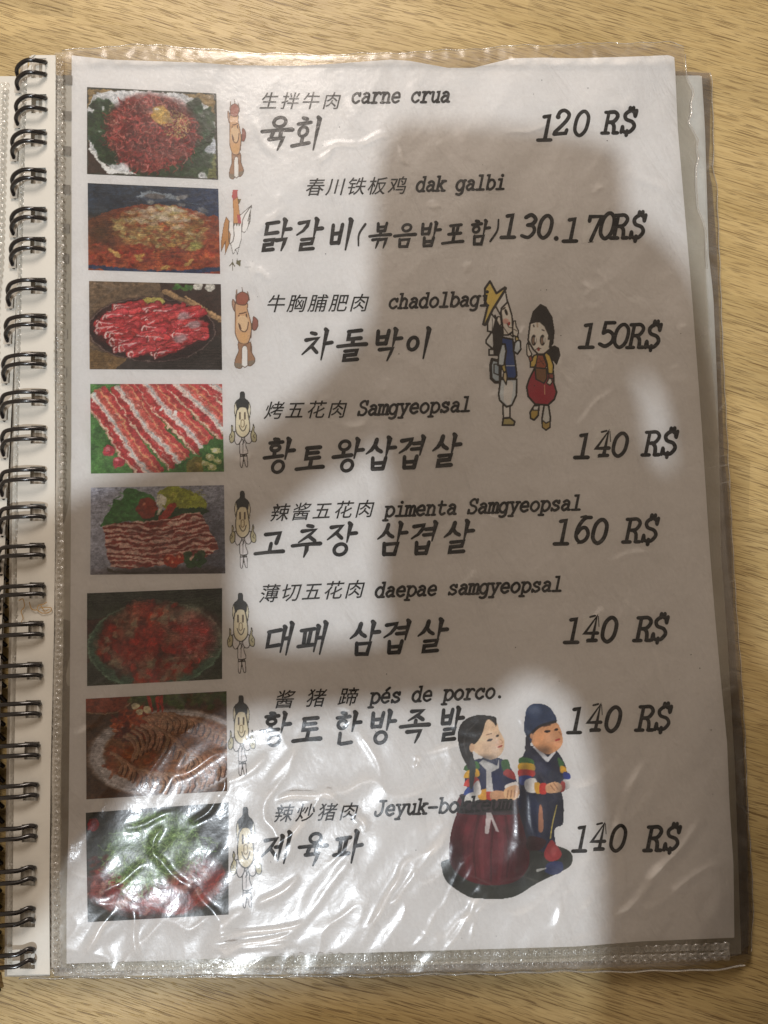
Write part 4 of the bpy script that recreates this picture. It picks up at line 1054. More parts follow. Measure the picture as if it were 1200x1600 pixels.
cartoon('printed_drawing', cow, 360, 1520, 352, 146, 386, 282, 'drawing of a standing brown cow, narrow')
cartoon('printed_drawing', hen, 640, 1600, 342, 291, 400, 436, 'drawing of a hen with a brown tail')
cartoon('printed_drawing', cow, 360, 1520, 358, 440, 406, 578, 'drawing of a standing brown cow, wide')
for x, y, w, h in ((357, 602, 46, 134), (358, 757, 44, 137), (354, 916, 46, 142), (355, 1076, 46, 142), (359, 1248, 52, 178)):
    cartoon('printed_drawing', chef, 490, 1560, x, y, x+w, y+h, 'drawing of a cheerful round-faced figure in a tall black cap with both thumbs up')

def pair(p, T, k):
    K = (44, 38, 32); SK = (232, 222, 212)
    A = lambda pts, c, w=13, sm=False, o=K: p.poly(T(pts), c, sm, outline=o, ow=w*k*1.45)
    L = lambda pts, w=10, c=K, sm=True: p.line(T(pts), c, w*k, sm=sm)
    # boy
    A([(120, 840), (105, 900), (110, 1030), (150, 1070), (205, 1070), (200, 860)], (170, 190, 205), 22); A([(140, 890), (140, 980), (190, 1000), (190, 890)], (150, 172, 190), 8)
    A([(228, 1300), (232, 1430), (300, 1430), (300, 1300)], (222, 224, 224)); A([(232, 1430), (222, 1500), (340, 1500), (350, 1465), (300, 1425)], (176, 164, 100), 14)
    A([(205, 1040), (185, 1190), (195, 1250), (265, 1316), (320, 1300), (365, 1200), (370, 1040)], (196, 208, 218), 14)
    p.poly(T([(250, 1080), (240, 1250), (300, 1290), (330, 1080)]), (226, 226, 224), True, a=.8)
    A([(120, 560), (60, 650), (60, 680), (130, 740), (160, 640)], (214, 220, 224)); A([(90, 740), (90, 800), (170, 800), (160, 740)], (210, 214, 216))
    A([(150, 400), (135, 560), (145, 800), (215, 800), (225, 600), (200, 500)], (38, 34, 32))
    A([(110, 380), (75, 480), (75, 560), (130, 570), (160, 440)], (224, 226, 226)); L([(120, 420), (125, 480), (122, 560)], 6)
    A([(215, 620), (215, 700), (250, 900), (230, 1030), (350, 1035), (370, 1000), (340, 760), (330, 640)], (40, 74, 150), 14)
    p.line(T([(255, 905), (345, 905)]), (190, 200, 215), 8*k)
    A([(215, 690), (185, 800), (180, 900), (240, 910), (262, 760), (250, 690)], (198, 212, 222)); A([(215, 910), (235, 970), (262, 960), (250, 890)], (200, 180, 90), 9); A([(235, 975), (230, 1030), (262, 1095), (272, 1020), (265, 970)], (206, 190, 150), 9)
    A([(345, 680), (335, 760), (375, 790), (410, 740), (405, 660), (380, 640)], (196, 210, 226)); A([(350, 620), (355, 660), (390, 650), (380, 600)], (210, 190, 110), 9)
    A([(300, 590), (330, 620), (345, 600), (320, 570)], SK, 9)
    A([(205, 340), (222, 480), (230, 600), (280, 600), (335, 560), (325, 480), (322, 410), (290, 300), (255, 200)], SK, 13)
    A([(180, 410), (165, 450), (195, 510), (215, 490), (205, 420)], SK, 9)
    A([(150, 300), (205, 400), (215, 330), (275, 270), (258, 170), (240, 150)], (220, 222, 224), 12)
    A([(100, 60), (50, 130), (45, 250), (75, 310), (30, 490), (50, 500), (130, 340), (262, 130), (248, 122), (165, 180)], (222, 196, 92), 17)
    L([(150, 290), (205, 400), (225, 500), (290, 600)], 8)
    p.ell(*T([(262, 370)])[0], 14*k, 34*k, K, -.3); L([(230, 340), (250, 325)], 14)
    p.ell(*T([(258, 460)])[0], 32*k, 26*k, (214, 130, 120), a=.6, soft=.6); p.ell(*T([(290, 485)])[0], 12*k, 20*k, (190, 50, 50), .3)
    L([(270, 480), (290, 520), (325, 525)], 8); A([(335, 460), (325, 530), (330, 600), (375, 620), (388, 560), (362, 510), (355, 455)], SK, 10); L([(340, 540), (372, 560)], 7)
    # girl
    A([(715, 720), (680, 760), (720, 830), (765, 890), (800, 800), (785, 730), (745, 708)], (42, 36, 32), 10)
    A([(545, 1300), (500, 1370), (505, 1430), (540, 1450), (585, 1400), (590, 1300)], (190, 160, 70), 14); A([(535, 1310), (530, 1350), (580, 1350), (590, 1305)], (214, 216, 216), 7)
    A([(640, 1300), (618, 1440), (625, 1520), (660, 1548), (700, 1520), (705, 1420), (685, 1290)], (206, 210, 210), 14); A([(622, 1450), (622, 1520), (660, 1548), (700, 1518), (702, 1460), (660, 1480)], (180, 150, 70), 9)
    A([(545, 930), (490, 1040), (465, 1120), (480, 1210), (550, 1290), (680, 1300), (745, 1240), (768, 1170), (740, 1080), (735, 960)], (178, 40, 62), 14)
    A([(540, 800), (505, 860), (500, 920), (545, 920), (590, 840), (590, 790)], (220, 190, 84), 12); A([(640, 790), (670, 880), (680, 980), (730, 1000), (735, 900), (700, 800), (660, 770)], (224, 194, 84), 12)
    A([(575, 800), (555, 930), (650, 940), (668, 900), (630, 800)], (170, 84, 52), 8); A([(550, 925), (560, 1040), (640, 1080), (670, 1030), (665, 935)], (136, 92, 52), 10)
    L([(560, 880), (650, 850)], 8, (120, 60, 40)); L([(590, 830), (640, 900)], 8, (120, 60, 40)); p.line(T([(645, 1100), (648, 1190)]), (230, 170, 130), 8*k)
    A([(685, 985), (690, 1030), (735, 1035), (735, 985)], (160, 70, 60), 8); A([(690, 1030), (665, 1080), (700, 1100), (722, 1070), (715, 1035)], SK, 8)
    A([(500, 480), (485, 600), (480, 650), (530, 740), (580, 790), (640, 790), (700, 740), (735, 620), (690, 500), (600, 450)], SK, 13)
    A([(605, 292), (530, 370), (500, 480), (545, 465), (600, 465), (650, 510), (690, 600), (685, 640), (705, 640), (695, 720), (730, 680), (742, 560), (720, 420), (660, 320)], (40, 34, 32), 10)
    for cx in (538, 625): p.ell(*T([(cx, 650)])[0], 27*k, 55*k, (52, 44, 38)); p.ell(*T([(cx-6, 655)])[0], 10*k, 36*k, (150, 120, 100)); p.ell(*T([(cx+16, 645)])[0], 7*k, 32*k, (230, 224, 216))
    L([(535, 500), (540, 515)], 12); L([(622, 545), (640, 555)], 12); L([(572, 480), (575, 515)], 16, (190, 172, 152))
    p.ell(*T([(585, 740)])[0], 15*k, 20*k, (170, 60, 52)); L([(550, 750), (580, 730), (610, 735)], 7)
    A([(480, 670), (465, 700), (470, 800), (500, 830), (520, 790), (495, 740)], SK, 10); A([(485, 820), (500, 870), (525, 850), (515, 800)], (170, 90, 70), 8)
cartoon('printed_drawing', pair, 896, 1600, 750, 430, 890, 680, 'drawing of a boy in a yellow hat and a girl in a red skirt', step=.75, ss=3)

def ornament(p, T, k):
    A = lambda pts, c, sm=True, a=1.: p.poly(T(pts), c, sm, a=a)
    L = lambda pts, w, c, a=1., w1=None: p.line(T(pts), c, w*k, None if w1 is None else w1*k, True, a)
    E = lambda x, y, rx, ry, c, rot=0, a=1, soft=.1: p.ell(*T([(x, y)])[0], rx*k, ry*k, c, rot, a, soft)
    A([(50, 910), (32, 960), (60, 1020), (150, 1082), (220, 1094), (360, 1088), (480, 1020), (600, 962), (640, 930), (640, 880), (590, 850), (500, 840), (300, 900)], (54, 58, 54))
    E(85, 940, 45, 40, (90, 92, 86), a=.6, soft=.6); E(560, 900, 70, 40, (44, 46, 44), a=.8, soft=.5)
    # girl skirt
    A([(130, 610), (100, 690), (70, 800), (72, 930), (150, 1005), (260, 1030), (380, 1010), (440, 930), (430, 780), (400, 650), (385, 620)], (92, 26, 36))
    for q in ([(180, 690), (140, 820), (150, 960)], [(240, 700), (215, 850), (225, 1000)], [(300, 720), (310, 860), (300, 1000)], [(350, 700), (375, 850), (370, 980)]): L(q, 34, (122, 40, 50), .45, 14)
    for q in ([(205, 700), (180, 850), (190, 990)], [(275, 720), (262, 860), (262, 1010)], [(330, 700), (345, 860), (335, 990)]): L(q, 14, (58, 14, 22), .6, 8)
    A([(130, 600), (128, 640), (110, 690), (250, 700), (400, 690), (390, 620)], (64, 52, 58))
    # girl torso
    A([(190, 440), (150, 490), (140, 560), (200, 600), (260, 620), (380, 590), (380, 530), (340, 460), (290, 430)], (38, 48, 84))
    for y, c in ((470, (66, 112, 60)), (505, (226, 172, 50)), (545, (206, 66, 56)), (585, (46, 74, 150)), (615, (226, 224, 220))):
        A([(150, y-12), (195, y-22), (205, y+14), (135, y+22)], c)
    for q, c in (([(340, 440), (352, 480), (320, 495), (310, 450)], (60, 100, 58)), ([(335, 485), (370, 500), (375, 535), (320, 510)], (168, 60, 58)), ([(205, 590), (240, 580), (245, 625), (205, 625)], (230, 172, 70)), ([(240, 580), (262, 585), (265, 628), (242, 628)], (200, 70, 60)), ([(180, 560), (205, 540), (215, 600), (185, 600)], (230, 226, 222)), ([(330, 560), (385, 545), (395, 585), (335, 580)], (222, 216, 210))): A(q, c)
    A([(262, 590), (320, 590), (330, 625), (264, 628)], (196, 152, 118)); A([(325, 580), (380, 560), (398, 590), (375, 628), (330, 622)], (214, 172, 132))
    for x in (342, 358, 374): L([(x, 585), (x-4, 618)], 4, (140, 96, 70))
    A([(205, 455), (225, 440), (290, 470), (300, 435), (300, 480), (262, 500), (272, 590), (240, 590), (240, 490)], (206, 206, 206), False)
    A([(240, 690), (262, 690), (300, 780), (285, 776), (262, 720), (250, 790), (232, 786)], (196, 186, 186), False)
    # girl head
    A([(170, 360), (178, 400), (250, 440), (300, 425), (322, 390), (325, 350), (300, 300), (290, 270), (230, 240), (190, 290)], (220, 190, 160))
    E(300, 370, 18, 22, (226, 186, 160), a=.7, soft=.5)
    A([(270, 236), (190, 232), (130, 262), (104, 320), (115, 400), (140, 455), (160, 490), (185, 480), (180, 420), (166, 370), (190, 365), (220, 320), (235, 270), (250, 252), (275, 270), (286, 285), (288, 250)], (42, 40, 40))
    E(172, 385, 12, 20, (206, 170, 140)); L([(150, 300), (135, 360), (148, 420)], 9, (80, 78, 78), .6); L([(200, 260), (160, 300)], 8, (84, 82, 82), .5)
    A([(165, 430), (160, 560), (175, 570), (190, 470)], (52, 60, 60)); E(256, 349, 14, 6, (40, 30, 28), -.3); E(292, 329, 8, 5, (40, 30, 28), -.3); L([(240, 325), (265, 318)], 4, (110, 84, 66)); L([(296, 382), (312, 376)], 7, (176, 80, 70)); L([(306, 345), (318, 360), (308, 364)], 4, (180, 140, 110))
    # boy body
    A([(440, 380), (400, 450), (388, 520), (395, 600), (385, 640), (400, 700), (430, 820), (450, 860), (560, 870), (560, 770), (600, 740), (602, 640), (590, 560), (620, 500), (580, 410), (520, 380)], (34, 40, 62))
    A([(440, 600), (420, 700), (450, 840), (490, 840), (490, 660)], (40, 50, 78)); A([(488, 660), (484, 770), (506, 770), (502, 670)], (170, 112, 84)); A([(400, 620), (392, 680), (420, 760), (430, 640)], (30, 36, 58))
    A([(440, 800), (430, 860), (490, 865), (520, 820)], (54, 28, 34))
    for q, c in (([(400, 430), (455, 440), (460, 470), (395, 460)], (60, 108, 58)), ([(395, 458), (460, 462), (462, 495), (392, 490)], (228, 176, 50)), ([(392, 488), (462, 492), (460, 520), (394, 522)], (204, 58, 52)), ([(394, 520), (450, 518), (440, 550), (402, 560)], (44, 70, 150)), ([(420, 540), (470, 530), (480, 590), (430, 590)], (232, 230, 226)), ([(465, 550), (495, 555), (492, 598), (470, 594)], (226, 172, 62)), ([(492, 555), (522, 555), (520, 600), (490, 598)], (206, 60, 54)),
                 ([(575, 430), (605, 460), (585, 480)], (62, 106, 60)), ([(588, 470), (615, 480), (612, 505), (588, 500)], (226, 170, 56)), ([(600, 500), (630, 505), (634, 530), (604, 530)], (48, 66, 140)), ([(600, 535), (632, 540), (628, 575), (600, 580)], (230, 228, 224)), ([(590, 545), (608, 548), (606, 585), (586, 590)], (206, 64, 52))): A(q, c)
    A([(520, 560), (560, 545), (592, 560), (588, 590), (540, 598), (520, 590)], (212, 168, 128)); L([(540, 560), (560, 585)], 4, (150, 104, 76)); L([(556, 552), (576, 580)], 4, (150, 104, 76))
    A([(455, 378), (480, 380), (528, 430), (560, 395), (566, 405), (530, 452), (520, 450)], (214, 214, 218), False); E(500, 480, 40, 30, (52, 60, 92), a=.4, soft=.8)
    # boy head
    A([(455, 320), (450, 360), (490, 400), (530, 415), (575, 395), (598, 360), (590, 300), (560, 260), (500, 270)], (204, 150, 108)); E(575, 365, 20, 18, (216, 160, 122), a=.7, soft=.6)
    A([(415, 300), (425, 330), (430, 370), (450, 360), (460, 320), (500, 275), (560, 262), (572, 262), (565, 235), (530, 190), (470, 176), (430, 200), (418, 250)], (44, 60, 90)); L([(440, 330), (470, 300), (500, 280), (565, 262)], 12, (36, 34, 40)); E(470, 220, 26, 30, (66, 84, 116), a=.5, soft=.8)
    A([(425, 330), (420, 400), (440, 400), (448, 360)], (44, 44, 56)); E(452, 330, 8, 12, (196, 142, 104))
    E(526, 308, 15, 6.5, (34, 24, 22), -.1); E(568, 300, 10, 6, (34, 24, 22), -.2); L([(510, 285), (540, 278)], 5, (80, 50, 36)); L([(566, 350), (582, 345)], 9, (170, 60, 56)); L([(580, 310), (592, 325)], 4, (160, 108, 78))
    # cord, pouch, shoe
    L([(570, 655), (550, 740), (540, 810)], 5, (190, 170, 90)); A([(540, 820), (510, 880), (530, 915), (575, 910), (592, 880), (560, 830)], (150, 50, 54)); A([(530, 925), (515, 965), (560, 982), (598, 960), (590, 920)], (44, 56, 100)); L([(480, 960), (520, 950)], 14, (190, 190, 186), 1, 4); E(555, 870, 14, 20, (176, 84, 84), a=.6, soft=.6)
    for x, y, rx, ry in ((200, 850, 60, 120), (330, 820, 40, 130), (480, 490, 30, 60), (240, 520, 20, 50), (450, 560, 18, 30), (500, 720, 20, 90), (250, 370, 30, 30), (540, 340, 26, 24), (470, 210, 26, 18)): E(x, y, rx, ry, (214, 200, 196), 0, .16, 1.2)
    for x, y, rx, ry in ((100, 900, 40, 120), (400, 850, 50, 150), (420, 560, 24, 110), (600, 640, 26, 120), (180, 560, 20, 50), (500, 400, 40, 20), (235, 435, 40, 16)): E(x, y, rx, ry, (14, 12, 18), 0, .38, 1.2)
    p.tone(16, 16, 31, .8, 1.12)
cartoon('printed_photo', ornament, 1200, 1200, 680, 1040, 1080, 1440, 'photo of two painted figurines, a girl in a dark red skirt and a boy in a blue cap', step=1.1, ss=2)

# ------------------------------------------------------------------ sleeve film
SL_L = [(60, 97), (300, 97), (700, 97), (1000, 98), (1250, 93), (1550, 92)]
SL_R = [(60, 1068), (85, 1071), (112, 1072), (124, 1075), (140, 1083), (147, 1084), (160, 1080), (176, 1081), (190, 1076), (205, 1084), (218, 1091), (232, 1089), (246, 1092), (262, 1088), (290, 1088), (327, 1091), (345, 1099), (360, 1103), (420, 1105), (520, 1110), (700, 1126), (860, 1137), (900, 1140), (960, 1148), (1050, 1157), (1150, 1160), (1260, 1164), (1400, 1172), (1500, 1172), (1550, 1160)]
SL_T = [(90, 80), (130, 75), (200, 71), (260, 70), (300, 76), (420, 84), (520, 86), (600, 83), (680, 80), (800, 72), (900, 69), (1000, 66), (1050, 67), (1080, 76)]
SL_B = [(90, 1527), (300, 1524), (600, 1520), (900, 1514), (1050, 1512), (1110, 1508), (1150, 1495), (1180, 1470)]

CREASES = []
RC = random.Random(77)
for a, b, w, h in (((300, 1290), (345, 1245), 5, .5), ((345, 1245), (352, 1200), 5, .5), ((270, 1215), (350, 1175), 6, .45), ((205, 1420), (215, 1500), 6, .5), ((120, 1505), (180, 1420), 6, .4), ((480, 1270), (430, 1330), 6, .5), ((430, 1250), (500, 1238), 5, .55), ((500, 1238), (560, 1270), 5, .5), ((560, 1270), (572, 1300), 5, .4),
                    ((400, 1420), (470, 1370), 7, .5), ((330, 1490), (460, 1455), 4, .4), ((330, 1470), (480, 1440), 4, .4), ((320, 1480), (470, 1478), 4, .35), ((340, 1440), (300, 1380), 6, .4), ((560, 1480), (640, 1350), 6, .45), ((600, 1440), (700, 1290), 6, .35), ((730, 1480), (760, 1400), 5, .4), ((690, 1500), (760, 1380), 6, .4), ((640, 1490), (690, 1420), 5, .35), ((860, 1490), (885, 1400), 9, .4), ((880, 1470), (930, 1400), 6, .35),
                    ((480, 1140), (420, 1230), 7, .3), ((560, 1130), (600, 1220), 6, .3), ((650, 1180), (655, 1200), 4, .5), ((350, 1230), (420, 1180), 7, .35), ((230, 1330), (300, 1390), 6, .4), ((150, 1400), (230, 1350), 6, .35),
                    ((420, 1500), (560, 1330), 8, .3), ((250, 1290), (235, 1340), 5, .4), ((1010, 1380), (1100, 1280), 8, .5), ((960, 1440), (1040, 1350), 9, .5), ((950, 1320), (1010, 1180), 8, .4), ((1000, 1430), (1130, 1340), 8, .4),
                    ((790, 205), (860, 190), 3, .2), ((505, 230), (560, 220), 3, .22), ((560, 220), (610, 208), 3, .22), ((500, 255), (520, 225), 3, .2), ((620, 230), (640, 255), 3, .18), ((140, 895), (170, 890), 3, .25), ((560, 800), (640, 770), 8, .12), ((950, 870), (1020, 858), 5, .2), ((900, 660), (960, 600), 4, .15), ((540, 150), (600, 240), 6, .12), ((640, 130), (760, 330), 10, .14), ((700, 110), (840, 330), 12, .14), ((900, 120), (960, 240), 10, .12), ((980, 260), (1050, 300), 6, .14)):
    CREASES.append((a, b, w, h))
for _ in range(34):
    x, y = RC.uniform(110, 1000), RC.uniform(1120, 1500); t = RC.gauss(-1.0, .45); L = RC.uniform(30, 130)
    CREASES.append(((x, y), (x+L*math.cos(t), y+L*math.sin(t)), RC.uniform(4, 10), RC.uniform(.12, .35)))
for _ in range(45):
    x, y = RC.uniform(380, 1080), RC.uniform(110, 1120); t = RC.uniform(0, 3.14); L = RC.uniform(10, 70)
    CREASES.append(((x, y), (x+L*math.cos(t), y+L*math.sin(t)), RC.uniform(3, 8), RC.uniform(.08, .24)))

def film_h(px, py, base=.75):
    z = paper_h(px, py)/MM+base
    low = np.clip((py-1080)/160., 0, 1)*np.clip((1150-px)/250., .45, 1)
    A = .12+.8*low
    r = 1-np.abs(2*fbm((px*.78+py*.62)/95., (py*.78-px*.62)/170., 41, 3)-1)*1.6
    z = z+A*.8*np.clip(r, 0, 1)**2
    z = z+(.05+.08*low)*fbm((px*.8+py*.6)/26., (py*.8-px*.6)/44., 55, 3)
    for (ax, ay), (bx, by), w, h in CREASES:
        m = (px > min(ax, bx)-30) & (px < max(ax, bx)+30) & (py > min(ay, by)-30) & (py < max(ay, by)+30)
        if not m.any(): continue
        X, Y = px[m], py[m]; dx, dy = bx-ax, by-ay; L = dx*dx+dy*dy
        t = ((X-ax)*dx+(Y-ay)*dy)/L; tc = np.clip(t, 0, 1)
        wob = 3*np.sin(t*6+ax)
        nx, ny = -dy/math.sqrt(L), dx/math.sqrt(L)
        d = np.hypot(X-ax-tc*dx-nx*wob, Y-ay-tc*dy-ny*wob)
        zz = z[m] if isinstance(z, np.ndarray) else z
        z[m] = zz+h*np.exp(-(d/w)**2)*np.clip(1.1-np.abs(2*tc-1)**3, 0, 1)
    topw = np.clip((104-py)/14., 0, 1)
    z = z+topw*(.55*vn(px/38., py/20., 71)+.4*vn(px/13., py/12., 72))
    # the rim lies down on what is below
    top = np.clip((95-py)/25., 0, 1); z = z-.9*top
    return z*MM
film = sheet('front_film', SL_L, SL_R, SL_T, SL_B, 400, 540, film_h, M_FILM)
tag(film, 'clear wrinkled plastic film over the page, torn at its upper right edge')

# raised glossy rim along the top and bottom of the sleeve
def tube(pts, r, seg=8):
    """closed tube through world points"""
    vs, fs = [], []
    n = len(pts); up = Vector((0, 0, 1))
    for i, p in enumerate(pts):
        t = (pts[min(i+1, n-1)]-pts[max(i-1, 0)]).normalized()
        a = t.cross(up)
        if a.length < .05: a = t.cross(Vector((0, 1, 0)))
        a.normalize(); b = a.cross(t)
        for k in range(seg):
            q = 2*math.pi*k/seg; vs.append(p+(a*math.cos(q)+b*math.sin(q))*r)
    for i in range(n-1):
        for k in range(seg):
            fs.append((i*seg+k, i*seg+(k+1) % seg, (i+1)*seg+(k+1) % seg, (i+1)*seg+k))
    fs.append(tuple(range(seg))[::-1]); fs.append(tuple((n-1)*seg+k for k in range(seg)))
    return vs, fs
def mesh_vf(name, vs, fs, smooth_=True):
    me = bpy.data.meshes.new(name); me.from_pydata([tuple(v) for v in vs], [], fs); me.update()
    if smooth_: me.polygons.foreach_set('use_smooth', [True]*len(me.polygons))
    return me

# ------------------------------------------------------------------ the sheets below
for k, (dx, dy, zz) in enumerate(((39, 27, -2.5), (42, 29, -3.3))):
    Rr = [(60, 1094), (118, 1094), (200, 1099), (400, 1105), (460, 1112), (600, 1118), (700, 1121), (860, 1124), (1000, 1134), (1200, 1146), (1500, 1156)]
    zf = lambda X, Y, z0=zz: (z0+.4*(fbm(X/150., Y/150., 3+int(z0*-10))-.5)-.9*np.clip((X-950)/200., 0, 1))*MM
    sh = sheet('paper_sheet', [(60, 128), (1600, 120)], [(a, b+k*2.5) for a, b in Rr], [(90, 119+k), (1070, 118+k), (1130, 118+k)], [(90, 1518), (600, 1509), (1000, 1500), (1160, 1490)], 40, 60, zf, M_PAPER2)
SL2_R = [(60, 1108), (112, 1110), (125, 1113), (220, 1116), (262, 1115), (290, 1121), (400, 1125), (560, 1131), (700, 1138), (800, 1143), (860, 1146), (960, 1152), (1050, 1159), (1150, 1165), (1260, 1169), (1350, 1175), (1420, 1178), (1500, 1174), (1560, 1160)]
sheet('under_film', [(60, 92), (1600, 84)], SL2_R, [(80, 122), (600, 112), (1060, 109), (1125, 113)], [(80, 1530), (300, 1528), (600, 1527), (900, 1520), (1100, 1518), (1150, 1512), (1180, 1495)], 260, 330,
      lambda X, Y: (-1.9-1.6*np.clip((X-1000)/160., 0, 1)+.35*fbm(X/22., Y/60., 8)+.4*np.clip((X-1085)/40, 0, 1)*fbm(X/7., Y/16., 18))*MM, M_FILM2)
sheet('under_film', [(60, 92), (1600, 84)], [(a, b-5+3*math.sin(a/60.)) for a, b in SL2_R], [(80, 124), (600, 114), (1060, 111), (1125, 115)], [(80, 1525), (600, 1522), (900, 1516), (1180, 1490)], 90, 120,
      lambda X, Y: (-4.5+.4*fbm(X/40., Y/70., 28))*MM, M_FILM3)
sheet('back_film', [(a, b+1) for a, b in SL_L], [(a, b-2) for a, b in SL_R], [(a, b+2) for a, b in SL_T], [(a, b-2) for a, b in SL_B], 120, 160, lambda X, Y: paper_h(X, Y)-.00045, M_BACK)

e1 = [(x, y) for y, x in SL_R if 85 <= y <= 430]
def edge_line(pts, r, zf, name='film_edge', mat=None):
    P3 = [P(x, y, float(zf(np.array([x*1.]), np.array([y*1.]))[0])) for x, y in pts]
    v2, f2 = tube(P3, r, 6)
    return part(name, mesh_vf(name, v2, f2), mat or M_EDGE)
M_EDGE = mat_film('film_cut_edge', haze=.3, tint=(.85, .83, .78), mixr=.3, bump=.0002, gain=2.2)
edge_line(e1, .00016, lambda X, Y: film_h(X, Y)+.0001)
tp = [(x, float(ip(SL_T, x))+1.2*math.sin(x/19.)+.8*math.sin(x/7.)) for x in np.arange(97, 1072, 6)]
edge_line(tp, .00013, lambda X, Y: film_h(X, Y)+.0001)
rp = [(float(ip([(112, 1110), (125, 1113), (220, 1116), (262, 1115), (290, 1121), (400, 1125), (560, 1131), (700, 1138), (800, 1143), (860, 1146), (960, 1152), (1050, 1159), (1150, 1165), (1260, 1169), (1350, 1175), (1420, 1178), (1490, 1174)], y))-1+.7*math.sin(y/9.), y) for y in range(114, 1492, 7)]
edge_line(rp, .00018, lambda X, Y: X*0-.0033)
bp_ = [(x, float(ip([(90, 1528), (300, 1526), (600, 1525), (900, 1518), (1100, 1516), (1165, 1508)], x))+1.1*math.sin(x/11.)+.8*math.sin(x/29.)) for x in np.arange(30, 1166, 7)]
edge_line(bp_, .0003, lambda X, Y: X*0-.0012)

# ------------------------------------------------------------------ seams with embossed dots
def seam(name, c0, half, T0, T1, z0, pitch, horizontal=False, seed=1, mat=None, amp=.35):
    """long strip with a row of little pressed rings"""
    n = int((T1-T0)/1.6); m = 11
    Tt, O = np.meshgrid(np.linspace(T0, T1, n), np.linspace(-1, 1, m), indexing='ij')
    C = ip(c0, Tt)
    wob = 1+.15*np.sin(Tt/pitch*2*math.pi)+.25*(vn(Tt/60., O*0, seed+9)-.5)
    C = C+3*(vn(Tt/80., O*0, seed+11)-.5)
    off = O*half*wob
    ph = ((Tt-T0)/pitch) % 1.0-.5
    rr = np.hypot(ph*2*.62*pitch/half/1.3, O*.9)
    z = z0+amp*np.exp(-((rr-.62)/.22)**2)+.12*vn(Tt/5., O*2, seed)+.1*vn(Tt/31., O*.5, seed+3)
    if horizontal: X, Y = Tt, C+off
    else: X, Y = C+off, Tt
    co = PA(X, Y, z*MM).reshape(-1, 3)
    i = np.arange((n-1)*m).reshape(n-1, m)[:, :-1]
    q = np.stack([i, i+1, i+m+1, i+m], -1).reshape(-1, 4)
    if not horizontal: q = q[:, ::-1]
    me = mesh_np(name, co, q)
    o = part(name, me, mat or M_SEAM); return o
seam('welded_seam', [(80, 91), (300, 92), (500, 91), (700, 92), (850, 93), (1000, 92), (1200, 87), (1400, 85), (1530, 84)], 6, 82, 1522, .9, 13.6, seed=2, amp=.85)
seam('welded_seam', [(95, 1517), (300, 1516), (600, 1511), (900, 1503), (1140, 1492)], 7, 100, 1140, .9, 15.5, True, 5, amp=.75)
seam('welded_seam', [(95, 1504), (300, 1502), (600, 1497), (900, 1489), (1140, 1478)], 6, 430, 1140, .5, 15.5, True, 7, amp=.35)
seam('welded_seam', [(100, 38), (200, 37), (400, 31), (500, 28.5), (800, 24), (1000, 22), (1200, 19), (1400, 15), (1540, 13)], 4.6, 112, 1515, -.4, 9.3, seed=9, amp=.35)
seam('welded_seam', [(100, 7), (500, -8), (1540, -30)], 5, 128, 700, -.6, 10, seed=12, amp=.35)

# ------------------------------------------------------------------ binding strip with slots, wire rings
RINGS = [(97, 116, 71), (153, 171, 71), (208, 223, 70), (268, 281, 70), (329, 342, 70), (376, 390, 69), (440, 453, 70), (496, 509, 70), (556, 570, 70), (614, 628, 71), (671, 687, 70), (735, 750, 69),
         (793, 808, 69), (854, 868, 68), (916, 929, 68), (976, 992, 66), (1040, 1056, 64), (1100, 1116, 62), (1165, 1181, 60), (1228, 1245, 58), (1294, 1310, 56), (1360, 1378, 54), (1425, 1443, 53), (1490, 1508, 53)]
STRIP_L = [(80, 62), (95, 46), (112, 43), (200, 40), (400, 35), (600, 31), (800, 27), (1000, 26), (1200, 22), (1400, 20), (1540, 19)]
STRIP_R = [(80, 87), (500, 86), (850, 86), (1000, 84), (1200, 79), (1400, 77), (1540, 78)]
def strip(name, dx, dy, z0, mat, slotpad=0, T0=86, T1=1522, extra=0):
    ys = sorted({T0, T1} | {v for a, b, xr in RINGS for v in (a-6+dy-slotpad, (a+b)/2+dy, b+6+dy+slotpad)})
    ys = [y for y in ys if T0 <= y <= T1]
    fine = []
    for y0, y1 in zip(ys, ys[1:]):
        k = max(1, int((y1-y0)/8)); fine += [y0+(y1-y0)*i/k for i in range(k)]
    fine.append(ys[-1])
    vs, fs = [], []
    for y in fine:
        xr = float(np.interp(y, [r[0]+8+dy for r in RINGS], [r[2] for r in RINGS]))
        xs = [ip(STRIP_L, y)+dx-extra, xr-22+dx, xr-11+dx, xr+1.5+dx, float(ip(STRIP_R, y))+dx*.0]
        for x in xs:
            vs.append(P(x, y, (z0+.25*math.sin(y/23.+x/30)+.25*math.sin(y/190.))*MM))
    for i in range(len(fine)-1):
        ym = (fine[i]+fine[i+1])/2
        hole = any(a-6+dy-slotpad < ym < b+6+dy+slotpad for a, b, xr in RINGS)
        for c in range(4):
            if hole and c in (1, 2): continue
            a = i*5+c; fs.append((a+5, a+6, a+1, a))
    me = mesh_vf(name, vs, fs, False)
    o = part(name, me, mat)
    sd = o.modifiers.new('thickness', 'SOLIDIFY'); sd.thickness = .0003; sd.offset = -1
    return o
tag(strip('binding_strip', 0, 0, .2, M_STRIP), 'white plastic strip punched with a slot for every wire loop')
strip('binding_strip', -6, 2, -1.4, M_STRIP, 1, 92, 1524, 2)
strip('binding_strip', -9, -1, -2.6, M_GREY, 2, 100, 1526, 3)
